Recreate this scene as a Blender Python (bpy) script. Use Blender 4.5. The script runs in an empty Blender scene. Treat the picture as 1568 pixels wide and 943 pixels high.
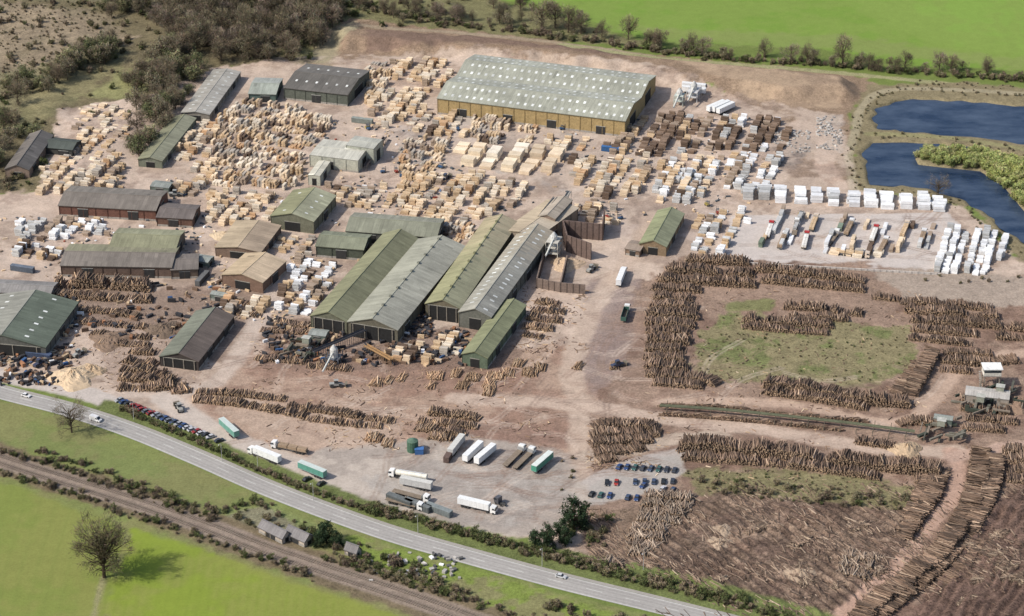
import bpy, math, random
import numpy as np
from mathutils import Vector
rng=np.random.default_rng(7); random.seed(7)
D2R=math.radians
# ------------------------------------------------------------------ camera model (aerial survey)
F=3537.0; H=506.0; DEP=D2R(28.0); CY=-H/math.tan(DEP)
def P(u,v,h=0.0):
    """rectify an aerial-survey coordinate onto the horizontal plane z=h (world metres)"""
    dx=(u-784)/F; dy=(471.5-v)/F
    d=np.array([dx, math.cos(DEP)+dy*math.sin(DEP), -math.sin(DEP)+dy*math.cos(DEP)])
    t=(h-H)/d[2]
    return np.array([d[0]*t, CY+d[1]*t])
def PP(pts,h=0.0): return np.array([P(u,v,h) for u,v in pts])
scene=bpy.context.scene
cam=bpy.data.cameras.new("camera"); co=bpy.data.objects.new("camera",cam); scene.collection.objects.link(co)
co.location=(0,CY,H); co.rotation_euler=(math.pi/2-DEP,0,0)
cam.sensor_width=36; cam.lens=36*F/1568; cam.clip_start=1; cam.clip_end=20000
scene.camera=co
# ------------------------------------------------------------------ light
SAZ=D2R(22); SEL=D2R(44)
d=Vector((math.cos(SAZ)*math.cos(SEL),math.sin(SAZ)*math.cos(SEL),-math.sin(SEL)))
sl=bpy.data.lights.new("sun","SUN"); sl.energy=4.1; sl.angle=D2R(0.6); sl.color=(1,0.94,0.85)
so=bpy.data.objects.new("sun",sl); so.rotation_euler=d.to_track_quat('-Z','Y').to_euler(); scene.collection.objects.link(so)
so.location=(-300,-200,400)
w=bpy.data.worlds.new("World"); scene.world=w; w.use_nodes=True
nt=w.node_tree; bg=nt.nodes["Background"]; sky=nt.nodes.new("ShaderNodeTexSky"); sky.sky_type='NISHITA'
sky.sun_disc=False; sky.sun_elevation=SEL; sky.sun_rotation=math.atan2(-d.x,-d.y); sky.dust_density=2.5
nt.links.new(sky.outputs[0],bg.inputs[0]); bg.inputs[1].default_value=0.145
scene.view_settings.view_transform='Standard'; scene.view_settings.look='None'; scene.view_settings.exposure=0
# ------------------------------------------------------------------ materials
def attr_mat(name,rough=0.85,scale=0.5,amt=0.25,spec=0.25,streak=False,metal=0.0,bump=0.0,fine=3.0):
    m=bpy.data.materials.new(name); m.use_nodes=True; n=m.node_tree.nodes; l=m.node_tree.links
    b=n["Principled BSDF"]; b.inputs["Roughness"].default_value=rough; b.inputs["Specular IOR Level"].default_value=spec
    b.inputs["Metallic"].default_value=metal
    a=n.new("ShaderNodeAttribute"); a.attribute_name="col"
    def noise(src,sc,det):
        t=n.new("ShaderNodeTexNoise"); t.inputs["Scale"].default_value=sc; t.inputs["Detail"].default_value=det; t.inputs["Roughness"].default_value=0.65
        l.new(src,t.inputs["Vector"]); return t.outputs[0]
    g=n.new("ShaderNodeNewGeometry")
    n1=noise(g.outputs["Position"],scale,4); n2=noise(g.outputs["Position"],fine,3)
    add=n.new("ShaderNodeMath"); add.operation='ADD'; l.new(n1,add.inputs[0]); l.new(n2,add.inputs[1])
    src=add.outputs[0]; lo,hi=0.6,1.4
    if streak:
        uv=n.new("ShaderNodeUVMap"); mp=n.new("ShaderNodeMapping"); mp.inputs["Scale"].default_value=(1.3,0.09,1)
        l.new(uv.outputs[0],mp.inputs[0]); n3=noise(mp.outputs[0],1.0,4)
        ad=n.new("ShaderNodeMath"); ad.operation='ADD'; l.new(src,ad.inputs[0]); l.new(n3,ad.inputs[1]); src=ad.outputs[0]; lo,hi=1.0,2.0
    mr=n.new("ShaderNodeMapRange"); mr.inputs[1].default_value=lo; mr.inputs[2].default_value=hi
    mr.inputs[3].default_value=1-amt; mr.inputs[4].default_value=1+amt; l.new(src,mr.inputs[0])
    mx=n.new("ShaderNodeVectorMath"); mx.operation='SCALE'; l.new(a.outputs["Color"],mx.inputs[0]); l.new(mr.outputs[0],mx.inputs["Scale"])
    l.new(mx.outputs[0],b.inputs["Base Color"])
    return m
M_WOOD=attr_mat("timber",0.85,0.25,0.35,fine=2.5)
M_LOG=attr_mat("log_bark",0.95,0.12,0.5,fine=1.5)
M_ROOF=attr_mat("sheet_roof",0.7,0.06,0.45,0.25,streak=True)
M_WALL=attr_mat("sheet_wall",0.8,0.3,0.3,fine=1.2)
M_PAINT=attr_mat("vehicle_paint",0.35,0.7,0.2,0.5)
M_GLASS=attr_mat("dark_glass",0.1,0.5,0.1,0.6)
M_LEAF=attr_mat("foliage",0.95,0.08,0.35,0.1,fine=0.6)
M_ROAD=attr_mat("asphalt",0.9,0.05,0.18,0.2,fine=0.8)
M_WRAP=attr_mat("wrapped_pack",0.5,0.4,0.25,0.3)
# ------------------------------------------------------------------ mesh builder
BOXV=np.array([[-1,-1,-1],[1,-1,-1],[1,1,-1],[-1,1,-1],[-1,-1,1],[1,-1,1],[1,1,1],[-1,1,1]],float)
BOXF=np.array([[0,3,2,1],[4,5,6,7],[0,1,5,4],[1,2,6,5],[2,3,7,6],[3,0,4,7]])
class MB:
    def __init__(s): s.V=[];s.F=[];s.n=0
    def add(s,V,Fc,col,mat=0,uv=None):
        V=np.asarray(V,float).reshape(-1,3); Fc=np.asarray(Fc,int)
        if Fc.ndim==1: Fc=Fc[None]
        m=len(Fc); col=np.asarray(col,float)
        if col.ndim==1: col=np.tile(col,(m,1))
        if uv is None: uv=np.zeros((m,Fc.shape[1],2))
        s.V.append(V); s.F.append((Fc+s.n,col,np.full(m,mat),np.asarray(uv,float).reshape(m,-1,2))); s.n+=len(V)
    def boxes(s,c,h,ang,col,mat=0):
        c=np.asarray(c,float).reshape(-1,3); n=len(c)
        h=np.broadcast_to(np.asarray(h,float),(n,3)); ang=np.broadcast_to(np.asarray(ang,float),(n,))
        v=BOXV[None]*h[:,None,:]; ca,sa=np.cos(ang)[:,None],np.sin(ang)[:,None]
        x=v[...,0]*ca-v[...,1]*sa; y=v[...,0]*sa+v[...,1]*ca
        V=np.stack([x,y,v[...,2]],-1)+c[:,None,:]
        Fc=(BOXF[None]+8*np.arange(n)[:,None,None]).reshape(-1,4)
        col=np.asarray(col,float)
        if col.ndim==1: col=np.tile(col,(n,1))
        s.add(V,Fc,np.repeat(col,6,0),mat)
    def prisms(s,p0,p1,r0,r1,k,col,cap=None,mat=0):
        p0=np.asarray(p0,float).reshape(-1,3);p1=np.asarray(p1,float).reshape(-1,3);n=len(p0)
        r0=np.broadcast_to(np.asarray(r0,float),(n,));r1=np.broadcast_to(np.asarray(r1,float),(n,))
        ax=p1-p0; ax/=np.linalg.norm(ax,axis=1)[:,None]+1e-9
        ref=np.where(np.abs(ax[:,2:3])>0.9,np.array([[1.,0,0]]),np.array([[0,0,1.]]))
        a=np.cross(ax,ref); a/=np.linalg.norm(a,axis=1)[:,None]; b=np.cross(ax,a)
        t=np.arange(k)*2*np.pi/k
        ring=a[:,None,:]*np.cos(t)[None,:,None]+b[:,None,:]*np.sin(t)[None,:,None]
        V=np.concatenate([p0[:,None]+ring*r0[:,None,None],p1[:,None]+ring*r1[:,None,None]],1)
        q=np.array([[i,(i+1)%k,k+(i+1)%k,k+i] for i in range(k)])
        off=2*k*np.arange(n)[:,None,None]
        col=np.asarray(col,float)
        if col.ndim==1: col=np.tile(col,(n,1))
        base=s.n
        s.add(V,(q[None]+off).reshape(-1,4),np.repeat(col,k,0),mat)
        if cap is not None:
            cap=np.asarray(cap,float)
            if cap.ndim==1: cap=np.tile(cap,(n,1))
            cf=np.array([list(range(k))[::-1],list(range(k,2*k))])
            Fc=(cf[None]+off).reshape(-1,k)+base
            s.F.append((Fc,np.repeat(cap,2,0),np.full(len(Fc),mat),np.zeros((len(Fc),k,2))))
    def leaves(s,c,size,col,mat=0):
        c=np.asarray(c,float);n=len(c);a=rng.normal(size=(n,3));a/=np.linalg.norm(a,axis=1)[:,None]
        b=np.cross(a,rng.normal(size=(n,3)));b/=np.linalg.norm(b,axis=1)[:,None]
        size=np.broadcast_to(size,(n,))[:,None]*rng.uniform(.6,1.4,(n,1))
        V=np.stack([c-a*size,c+a*size*.8+b*size*.35,c+a*size*.2-b*size*.6],1)
        s.add(V,np.arange(3*n).reshape(-1,3),col,mat)
    def twigs(s,c,size,wid,dirs,col,mat=0):
        n=len(c);a=dirs+rng.normal(size=(n,3))*.6;a/=np.linalg.norm(a,axis=1)[:,None]
        b=np.cross(a,rng.normal(size=(n,3)));b/=np.linalg.norm(b,axis=1)[:,None]
        L=size*rng.uniform(.5,1.4,(n,1))
        V=np.stack([c-b*wid,c+b*wid,c+a*L],1)
        s.add(V,np.arange(3*n).reshape(-1,3),col,mat)
    def box(s,x,y,z,hx,hy,hz,col,mat=0,ang=0): s.boxes([[x,y,z]],[[hx,hy,hz]],[ang],col,mat)
    def prof(s,pts,y0,y1,col,mat=0):
        k=len(pts);V=[(x,y0,z) for x,z in pts]+[(x,y1,z) for x,z in pts]
        b=s.n
        s.add(V,[[i,(i+1)%k,k+(i+1)%k,k+i] for i in range(k)],col,mat)
        Fc=np.array([list(range(k)),list(range(k,2*k))])+b
        s.F.append((Fc,np.tile(np.asarray(col,float),(2,1)),np.full(2,mat),np.zeros((2,k,2))))
    def mesh(s,name,mats,center=True):
        V=np.concatenate(s.V)
        o=np.zeros(3)
        if center:
            o=(V.max(0)+V.min(0))/2; o[2]=0
        me=bpy.data.meshes.new(name); V=V-o
        me.vertices.add(len(V)); me.vertices.foreach_set("co",V.ravel())
        lv=np.concatenate([f[0].ravel() for f in s.F]); tot=np.concatenate([np.full(len(f[0]),f[0].shape[1]) for f in s.F])
        me.loops.add(len(lv)); me.loops.foreach_set("vertex_index",lv.astype(np.int32))
        me.polygons.add(len(tot)); me.polygons.foreach_set("loop_start",(np.cumsum(tot)-tot).astype(np.int32))
        me.polygons.foreach_set("material_index",np.concatenate([f[2] for f in s.F]).astype(np.int32))
        me.polygons.foreach_set("use_smooth",np.zeros(len(tot),bool))
        me.update(calc_edges=True)
        ca=me.attributes.new("col",'FLOAT_COLOR','FACE'); c=np.concatenate([f[1] for f in s.F]); c=np.hstack([np.clip(c,0,.9),np.ones((len(c),1))])
        ca.data.foreach_set("color",c.ravel().astype(np.float32))
        u=me.uv_layers.new(name="UVMap"); u.data.foreach_set("uv",np.concatenate([f[3].reshape(-1,2) for f in s.F]).ravel().astype(np.float32))
        for m in mats: me.materials.append(m)
        return me,o
    def obj(s,name,mats,loc=(0,0,0)):
        me,o=s.mesh(name,mats); ob=bpy.data.objects.new(name,me); ob.location=Vector(o)+Vector(loc); scene.collection.objects.link(ob); return ob
def jit(col,n,a=.12,h=.04):
    col=np.asarray(col,float); return col[None]*(1+rng.uniform(-a,a,(n,1)))*(1+rng.uniform(-h,h,(n,3)))
def pick(pal,n,a=.12):
    cs=np.array([p[0] for p in pal],float); w_=np.array([p[1] for p in pal],float); w_/=w_.sum()
    return cs[rng.choice(len(cs),n,p=w_)]*(1+rng.uniform(-a,a,(n,1)))
# ------------------------------------------------------------------ fields
def vnoise(x,y,sc,seed):
    r=np.random.default_rng(seed); G=r.random((128,128)); X=x/sc+1000;Y=y/sc+1000
    xi=np.floor(X).astype(int);yi=np.floor(Y).astype(int);fx=X-xi;fy=Y-yi;fx=fx*fx*(3-2*fx);fy=fy*fy*(3-2*fy)
    g=lambda i,j:G[i%128,j%128]
    return (g(xi,yi)*(1-fx)+g(xi+1,yi)*fx)*(1-fy)+(g(xi,yi+1)*(1-fx)+g(xi+1,yi+1)*fx)*fy
def sdf(x,y,poly):
    dd=np.full(x.shape,1e18);ins=np.zeros(x.shape,bool);n=len(poly)
    for i in range(n):
        a=poly[i];b=poly[(i+1)%n];e=b-a
        wx=x-a[0];wy=y-a[1];t=np.clip((wx*e[0]+wy*e[1])/(e@e+1e-9),0,1)
        dd=np.minimum(dd,(wx-e[0]*t)**2+(wy-e[1]*t)**2)
        c=((a[1]>y)!=(b[1]>y)); 
        with np.errstate(divide='ignore',invalid='ignore'):
            xx=(b[0]-a[0])*(y-a[1])/((b[1]-a[1]) if b[1]!=a[1] else 1e-9)+a[0]
        ins^=c&(x<xx)
    dd=np.sqrt(dd);return np.where(ins,-dd,dd)
def ldist(x,y,line):
    dd=np.full(x.shape,1e18)
    for i in range(len(line)-1):
        a=line[i];b=line[i+1];e=b-a;wx=x-a[0];wy=y-a[1];t=np.clip((wx*e[0]+wy*e[1])/(e@e+1e-9),0,1)
        dd=np.minimum(dd,(wx-e[0]*t)**2+(wy-e[1]*t)**2)
    return np.sqrt(dd)
def smooth(line,step=4.0):
    p=np.asarray(line,float);p=np.vstack([2*p[0]-p[1],p,2*p[-1]-p[-2]]);out=[]
    for i in range(1,len(p)-2):
        n=max(2,int(np.linalg.norm(p[i+1]-p[i])/step))
        for k in range(n):
            t=k/n;out.append(.5*((2*p[i])+(-p[i-1]+p[i+1])*t+(2*p[i-1]-5*p[i]+4*p[i+1]-p[i+2])*t*t+(-p[i-1]+3*p[i]-3*p[i+1]+p[i+2])*t**3))
    out.append(p[-2]);return np.array(out)
sst=lambda t:(lambda c:c*c*(3-2*c))(np.clip(t,0,1))
BUND=PP([(535,40),(700,54),(860,70),(1000,90),(1150,102),(1284,116),(1284,124),(1200,128),(1100,116),(1000,100),(860,78),(700,62),(540,50)],7)
POND1=PP([(1335,178),(1350,158),(1400,150),(1480,152),(1568,160),(1680,165),(1680,236),(1568,219),(1480,207),(1400,202),(1345,194)])
POND2=PP([(1318,232),(1335,216),(1400,214),(1480,224),(1568,238),(1680,262),(1680,440),(1600,392),(1568,368),(1525,340),(1480,304),(1420,287),(1335,280)])
ISL=PP([(1400,240),(1420,228),(1500,232),(1568,248),(1610,280),(1620,350),(1568,322),(1535,282),(1500,260),(1440,254),(1405,250)])
FURR=PP([(1030,790),(1110,755),(1400,785),(1395,850),(1310,925),(1220,975),(1150,943),(940,870)])
FURR2=PP([(1480,790),(1568,740),(1680,740),(1680,1000),(1400,1000),(1400,930)])
WOOD=PP([(-300,-200),(640,-200),(720,20),(620,40),(500,60),(470,105),(330,105),(210,240),(60,300),(-300,300)])
def gh(x,y):
    x=np.asarray(x,float);y=np.asarray(y,float)
    z=6.5*sst(1-(sdf(x,y,BUND)+(vnoise(x,y,9,5)-.5)*6)/13)
    for p in (POND1,POND2): z=z-3.2*sst((2.5-sdf(x,y,p)+(vnoise(x,y,7,6)-.5)*5)/7)
    z=z+3.4*sst((2.5-sdf(x,y,ISL))/5)
    m=sst(-sdf(x,y,FURR)/5); z=z+m*(.6*np.sin((x*.83+y*.55)*1.5+5*vnoise(x,y,14,9))*vnoise(x,y,11,19)*1.6+1.0*vnoise(x,y,5,8))
    m=sst(-sdf(x,y,FURR2)/5); z=z+m*(.6*np.sin((x*.85-y*.5)*1.5+5*vnoise(x,y,14,9))*vnoise(x,y,11,19)*1.6+1.0*vnoise(x,y,5,8))
    m=sst(-sdf(x,y,WOOD)/15); z=z+m*(2.2*vnoise(x,y,26,3)+1.0*vnoise(x,y,9,4))
    return z
# ------------------------------------------------------------------ ground
fx=np.arange(-345,346,1.0);fy=np.arange(-262,424,1.0)
gr=np.cumsum(1.6**np.arange(1,18)); gr=gr[gr<9000]
xs=np.concatenate([fx[0]-gr[::-1],fx,fx[-1]+gr]);ys=np.concatenate([fy[0]-gr[::-1],fy,fy[-1]+gr])
X,Y=np.meshgrid(xs,ys)
COL=np.zeros(X.shape+(4,));COL[...,:3]=(.14,.18,.05);COL[...,3]=.25
NJ=(vnoise(X,Y,6,21)-.5)+(vnoise(X,Y,2.4,22)-.5)*.7
def region(pts,m):
    i0,i1=np.searchsorted(xs,[pts[:,0].min()-m,pts[:,0].max()+m]);j0,j1=np.searchsorted(ys,[pts[:,1].min()-m,pts[:,1].max()+m]);return slice(j0,j1+1),slice(i0,i1+1)
def blend(sl_,a,col,rough):
    a=a[...,None];c=np.array(list(col)+[rough]);COL[sl_]=COL[sl_]*(1-a)+c*a
def paint(px,col,rough=.3,feather=2.0,jitter=5.0,alpha=1.0,world=False,patch=0,sd=31):
    p=px if world else PP(px);s_=region(p,feather+jitter+2);x,y=X[s_],Y[s_]
    if not x.size:return
    a=sst(.5-(sdf(x,y,p)+NJ[s_]*jitter)/feather)*alpha
    if patch: a=a*sst((vnoise(x,y,patch,sd)*.5+vnoise(x,y,patch/3,sd+1)*.3+vnoise(x,y,patch/8,sd+2)*.2-.38)*6)
    blend(s_,a,col,rough)
def line(px,wd,col,rough=.3,feather=1.5,jitter=1.0,alpha=1.0,world=False):
    p=smooth(px if world else PP(px),6);s_=region(p,wd+feather+jitter+2);x,y=X[s_],Y[s_]
    a=sst(.5-(ldist(x,y,p)-wd/2+NJ[s_]*jitter)/feather)*alpha;blend(s_,a,col,rough)
YARD=(.465,.365,.295);DIRT=(.33,.225,.17);LOGY=(.245,.165,.125)
# far fields
paint([(700,-60),(2100,-60),(2100,140),(1568,108),(1400,100),(1240,72),(1040,66),(930,46),(880,10),(760,0)],(.155,.245,.045),.12,3,3)
paint([(600,-300),(2300,-300),(2300,-62),(700,-62)],(.15,.23,.045),.12,3,3)
paint([(1300,0),(1800,-10),(1800,100),(1500,85),(1380,45)],(.19,.29,.06),.1,20,8,.8)
paint([(760,0),(1568,0),(1568,108),(1240,72),(930,46)],(.185,.25,.06),.15,8,8,.6,patch=40)
paint([(930,40),(1300,55),(1568,90),(1568,108),(1240,72),(1040,66)],(.20,.23,.08),.15,8,8,.6)
paint(WOOD,(.16,.135,.08),.5,4,8,world=True)
paint([(-100,0),(170,20),(200,60),(60,160),(-100,190)],(.22,.18,.12),.5,8,12)
paint([(-100,0),(170,20),(200,60),(60,160),(-100,190)],(.29,.23,.16),.5,8,12,.7,patch=30)
paint([(-100,120),(60,110),(170,60),(200,90),(60,200),(-100,220)],(.17,.165,.085),.5,6,8,.6)
paint([(120,150),(200,105),(240,120),(190,160)],(.24,.235,.11),.4,8,8)
paint([(30,140),(190,90),(120,160),(60,190)],(.25,.22,.12),.4,8,8,.7,patch=12)
paint([(-100,-200),(700,-200),(560,20),(200,10),(-100,-10)],(.17,.15,.095),.5,8,12,.8)
# yard
YP=[(-120,305),(60,292),(90,170),(230,150),(330,105),(490,85),(600,85),(740,85),(1010,115),(1130,150),(1290,175),(1312,290),(1400,300),(1480,320),(1560,400),(1700,440),(1700,1100),(1290,1000),(1130,943),(900,850),(560,770),(170,612),(-120,555)]
paint(YP,YARD,.25,3,5)
paint([(360,0),(700,-20),(780,5),(930,50),(1000,68),(860,66),(700,48),(540,34),(480,100),(440,95),(420,40)],(.18,.17,.085),.5,4,6)
paint([(470,105),(495,60),(535,32),(700,46),(860,64),(1000,84),(1150,97),(1300,112),(1345,128),(1302,172),(1312,230),(1320,292),(1200,295),(1216,200),(1130,150),(1010,122),(740,90),(600,88)],(.25,.18,.125),.45,3,4)
paint([(1030,105),(1150,104),(1284,118),(1290,165),(1200,168),(1120,140)],(.35,.26,.18),.3,4,4)
paint([(1030,105),(1150,104),(1284,118),(1290,165),(1200,168),(1120,140)],(.24,.175,.125),.3,4,4,.6,patch=16)
paint([(560,55),(720,65),(860,82),(980,105),(860,90),(720,80),(560,80)],(.17,.115,.09),.4,4,4,.8)
paint([(470,95),(500,48),(540,36),(560,50),(520,75),(505,100)],(.30,.26,.17),.3,4,4)
line([(540,40),(700,50),(860,66),(1000,86)],4,(.30,.24,.17),.4)
line([(860,68),(1000,88),(1150,100),(1300,113),(1420,125),(1568,140)],5,(.29,.28,.15),.4)
paint([(1300,175),(1330,130),(1480,126),(1700,145),(1700,470),(1600,420),(1560,395),(1490,318),(1400,300),(1312,292)],(.22,.185,.11),.45,3,4)
line([(1310,292),(1300,240),(1310,200),(1320,165),(1360,138),(1480,138),(1680,152)],5,(.31,.27,.18),.35)
line([(1330,205),(1400,207),(1480,214),(1568,228),(1680,245)],5,(.25,.23,.12),.4)
line([(1225,190),(1265,215),(1262,250),(1280,285)],11,(.43,.32,.25),.25)
paint([(1250,175),(1290,175),(1290,235),(1262,225)],(.42,.39,.35),.6,2,4)
paint([(1185,205),(1240,200),(1245,230),(1215,260),(1190,260)],(.17,.15,.14),.5,2,4,.8)
# concrete / yard tones
paint([(590,190),(760,170),(960,200),(1010,260),(1000,300),(880,310),(800,270),(620,250)],(.39,.35,.315),.2,6,8,.85)
paint([(740,180),(950,195),(950,240),(740,225)],(.35,.32,.295),.2,4,8,.8)
paint([(1000,300),(1110,300),(1120,400),(1040,400),(960,400),(930,340)],(.44,.355,.30),.2,6,8)
paint([(560,90),(690,95),(640,190),(560,200)],(.50,.365,.27),.25,6,6,.8)
paint([(0,330),(90,330),(90,430),(0,430)],(.40,.33,.28),.3,5,6,.7)
paint(YP,(.31,.235,.18),.3,3,5,.55,patch=26);paint(YP,(.25,.19,.155),.35,3,5,.5,patch=11,sd=41);paint(YP,(.54,.44,.36),.2,3,5,.5,patch=17,sd=51)
paint([(1118,330),(1450,325),(1470,345),(1440,425),(1110,400)],(.48,.43,.395),.18,1,1)
# logs yard
LY=[(950,455),(1040,398),(1330,405),(1420,425),(1568,425),(1700,440),(1700,1100),(1290,1000),(1130,943),(900,850),(880,790),(900,720),(890,600)]
paint(LY,LOGY,.45,4,6)
paint(LY,(.16,.105,.08),.5,4,6,.65,patch=14,sd=61);paint(LY,(.36,.265,.20),.5,4,6,.5,patch=20,sd=71)
paint([(1330,415),(1430,410),(1568,425),(1700,440),(1700,470),(1400,465)],(.33,.27,.22),.4,3,4)
DP=[(300,590),(420,520),(640,560),(860,520),(900,600),(885,700),(640,675),(520,705),(400,690),(300,625)]
paint(DP,DIRT,.35,6,8);paint(DP,(.22,.14,.105),.4,6,8,.65,patch=16,sd=81);paint(DP,(.42,.315,.24),.4,6,8,.55,patch=22,sd=91)
paint([(380,520),(620,540),(820,560),(820,600),(600,600),(400,575)],(.25,.16,.12),.4,6,8,.7)
paint([(300,600),(620,650),(600,690),(500,700),(400,675)],(.42,.32,.25),.3,5,8,.7)
paint([(660,640),(870,660),(880,690),(740,680)],(.22,.14,.11),.4,6,8,.7)
paint([(900,430),(975,430),(960,560),(905,600),(880,560)],(.25,.195,.175),.35,6,6,.85)
paint([(140,480),(250,470),(330,600),(170,600)],(.33,.25,.2),.4,4,6,.8)
paint([(80,440),(420,440),(340,560),(240,500),(100,500)],(.22,.16,.125),.4,4,6,.85)
paint([(400,480),(600,500),(800,500),(800,565),(600,570),(400,560)],(.2,.14,.11),.5,4,6,.75)
# green in log yard
GP=[(1062,585),(1072,505),(1110,485),(1150,480),(1385,500),(1405,560),(1330,592),(1180,584)]
paint(GP,(.165,.18,.075),.6,3,7);paint(GP,(.28,.22,.14),.5,3,7,.6,patch=12)
paint([(1110,462),(1190,458),(1180,475),(1110,475)],(.16,.18,.07),.5,3,4,.8)
paint([(1040,722),(1180,718),(1400,745),(1400,785),(1250,775),(1060,755)],(.21,.19,.10),.55,4,7,.95)
paint([(1480,790),(1568,750),(1700,740),(1700,800),(1568,805)],(.22,.19,.12),.5,4,7,.8)
paint(FURR,(.205,.14,.105),.9,4,6,world=True);paint(FURR2,(.20,.13,.10),.9,4,6,world=True)
paint(FURR,(.38,.28,.205),.8,4,6,.6,world=True,patch=9);paint(FURR,(.10,.07,.055),.8,4,6,.6,world=True,patch=13,sd=43);paint(FURR2,(.11,.075,.06),.8,4,6,.5,world=True,patch=13,sd=43)
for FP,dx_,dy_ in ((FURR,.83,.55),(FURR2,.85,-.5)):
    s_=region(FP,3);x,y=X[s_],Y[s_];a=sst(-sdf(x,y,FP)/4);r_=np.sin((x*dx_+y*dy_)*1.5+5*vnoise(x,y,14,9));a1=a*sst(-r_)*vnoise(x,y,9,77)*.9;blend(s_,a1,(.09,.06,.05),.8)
paint([(905,790),(1000,770),(960,860),(900,850)],(.25,.18,.13),.7,4,6)
# tracks and haul roads
line([(886,755),(888,690),(886,620),(876,560),(905,480),(945,420),(975,385),(1000,330)],10,(.44,.345,.275),.25,3,2,.85)
line([(700,610),(880,620),(1010,640),(1150,655),(1300,680),(1400,690),(1460,690)],10,(.46,.36,.29),.25,3,2,.9)
line([(1010,615),(1200,618),(1340,645),(1400,640),(1440,600),(1480,560),(1568,540),(1680,540)],7,(.44,.325,.25),.25,3,2,.9)
line([(900,700),(960,690),(1040,672),(1100,668)],9,(.43,.35,.28),.25,3,2,.9)
line([(1455,690),(1470,720),(1455,765),(1420,810),(1370,870),(1310,920),(1270,960)],6,(.42,.285,.22),.3,2,2,.95)
line([(1460,700),(1568,680),(1680,670)],7,(.42,.30,.24),.3,2,2,.9)
line([(880,765),(900,740),(960,712),(1050,690)],7,(.40,.36,.33),.2,2,1,.9)
line([(150,605),(240,600),(330,585),(390,500),(425,440),(440,390)],9,(.46,.38,.32),.25,3,2,.85)
line([(250,610),(330,660),(480,720),(600,760),(760,800),(870,790)],12,(.46,.40,.35),.2,3,2,.9)
paint([(470,690),(700,668),(860,690),(905,760),(860,810),(800,825),(600,790),(500,745)],(.42,.365,.315),.2,4,4)
paint([(560,735),(680,690),(850,700),(880,760),(780,815),(600,780)],(.35,.32,.29),.25,5,6,.8)
paint([(470,690),(700,668),(860,690),(905,760),(860,810),(800,825),(600,790),(500,745)],(.25,.215,.19),.25,5,6,.55,patch=14)
paint([(905,742),(990,702),(1050,696),(1048,722),(1010,752),(900,775)],(.36,.33,.30),.2,2,2)
line([(-60,560),(0,575),(140,605),(200,640)],11,(.45,.4,.36),.2)
for k in range(300):   # tyre tracks
    zx=random.choice([(420,860,600,680),(300,860,590,690),(900,1380,560,700),(880,960,430,620),(560,860,700,800),(600,980,190,300),(1120,1430,330,400),(300,620,500,600),(860,960,400,760)])
    u0=random.uniform(zx[0],zx[1]);v0=random.uniform(zx[2],zx[3]);an=random.choice([-17,73,-30,40,10])+random.uniform(-15,15)
    p=P(u0,v0);L=random.uniform(12,50);dx,dy=math.cos(D2R(an)),math.sin(D2R(an));cv=random.uniform(-14,14)
    pl=np.array([p,p+np.array([dx*L-dy*cv,dy*L+dx*cv])*.5,p+np.array([dx*L,dy*L])])
    c=random.choice([(.5,.41,.34),(.25,.17,.13),(.25,.185,.145),(.18,.125,.10)])
    for o in (0,2.0): line(pl+np.array([-dy,dx])*o,.8,c,.3,.9,.3,.5,world=True)
# road side
paint([(160,612),(190,618),(560,765),(700,805),(850,840),(1000,870),(1130,900),(1290,945),(1290,1000),(1100,950),(850,893),(600,822),(400,748),(180,655),(140,625)],(.14,.165,.06),.5,2,2)
FA=[(-200,575),(0,612),(100,638),(200,672),(300,712),(400,757),(500,797),(600,833),(700,863),(850,905),(1000,944),(1200,1000),(1500,1100),(900,1300),(-400,1300)]
paint(FA,(.175,.20,.07),.25,1.5,1.5)
paint([(0,680),(-60,640),(120,665),(330,745),(420,790),(300,790),(150,735)],(.165,.195,.07),.2,5,8,.9)
paint(FA,(.21,.19,.09),.3,3,5,.5,patch=22)
paint([(-60,730),(0,738),(110,775),(190,810),(160,943),(150,1100),(-200,1100)],(.18,.215,.055),.12,3,3)
paint([(200,810),(300,835),(440,890),(640,950),(800,1000),(700,1200),(120,1200),(165,940)],(.195,.25,.04),.12,3,3)
paint([(-60,730),(0,738),(110,775),(300,835),(640,950),(800,1000),(700,1200),(-200,1200)],(.22,.22,.07),.15,6,5,.5,patch=30)
for k in range(26):
    o=k*14; line([(175+o,815+o*.31),(150+o*1.05,900+o*.4),(130+o*1.1,1000+o*.4)],1.0,(.165,.22,.035),.12,1.5,.5,.45)
for k in range(7): line([(20+k*22,745+k*9),(-10+k*22,850+k*8),(-40+k*24,1000)],1.0,(.155,.19,.05),.12,1.5,.5,.4)
line([(158,885),(150,915),(140,960)],2.0,(.25,.24,.12),.4)
paint([(200,768),(330,808),(480,862),(640,925),(600,915),(440,880),(240,815)],(.17,.17,.075),.4,3,4)
paint([(530,820),(620,842),(760,880),(900,925),(1050,965),(900,1000),(760,950),(640,900),(545,850)],(.18,.23,.055),.4,3,5)
paint([(530,820),(620,842),(760,880),(900,925),(1050,965),(900,1000),(760,950),(640,900),(545,850)],(.22,.19,.11),.4,3,5,.7,patch=12)
paint([(330,780),(420,770),(500,815),(480,850),(380,820)],(.20,.23,.09),.5,3,4)
paint([(345,790),(400,775),(470,815),(460,840),(370,812)],(.22,.19,.15),.5,3,4,.7)
RAIL=[(-120,660),(0,703),(100,735),(200,766),(300,800),(400,838),(500,872),(600,905),(700,940),(850,995),(1000,1050)]
line(RAIL,20,(.17,.135,.085),.5,3,3);line(RAIL,11,(.25,.20,.16),.35,1.5,.8)
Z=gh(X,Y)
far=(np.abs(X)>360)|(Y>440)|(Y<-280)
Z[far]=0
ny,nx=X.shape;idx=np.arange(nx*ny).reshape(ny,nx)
Fq=np.stack([idx[:-1,:-1],idx[:-1,1:],idx[1:,1:],idx[1:,:-1]],-1).reshape(-1,4)
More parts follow.
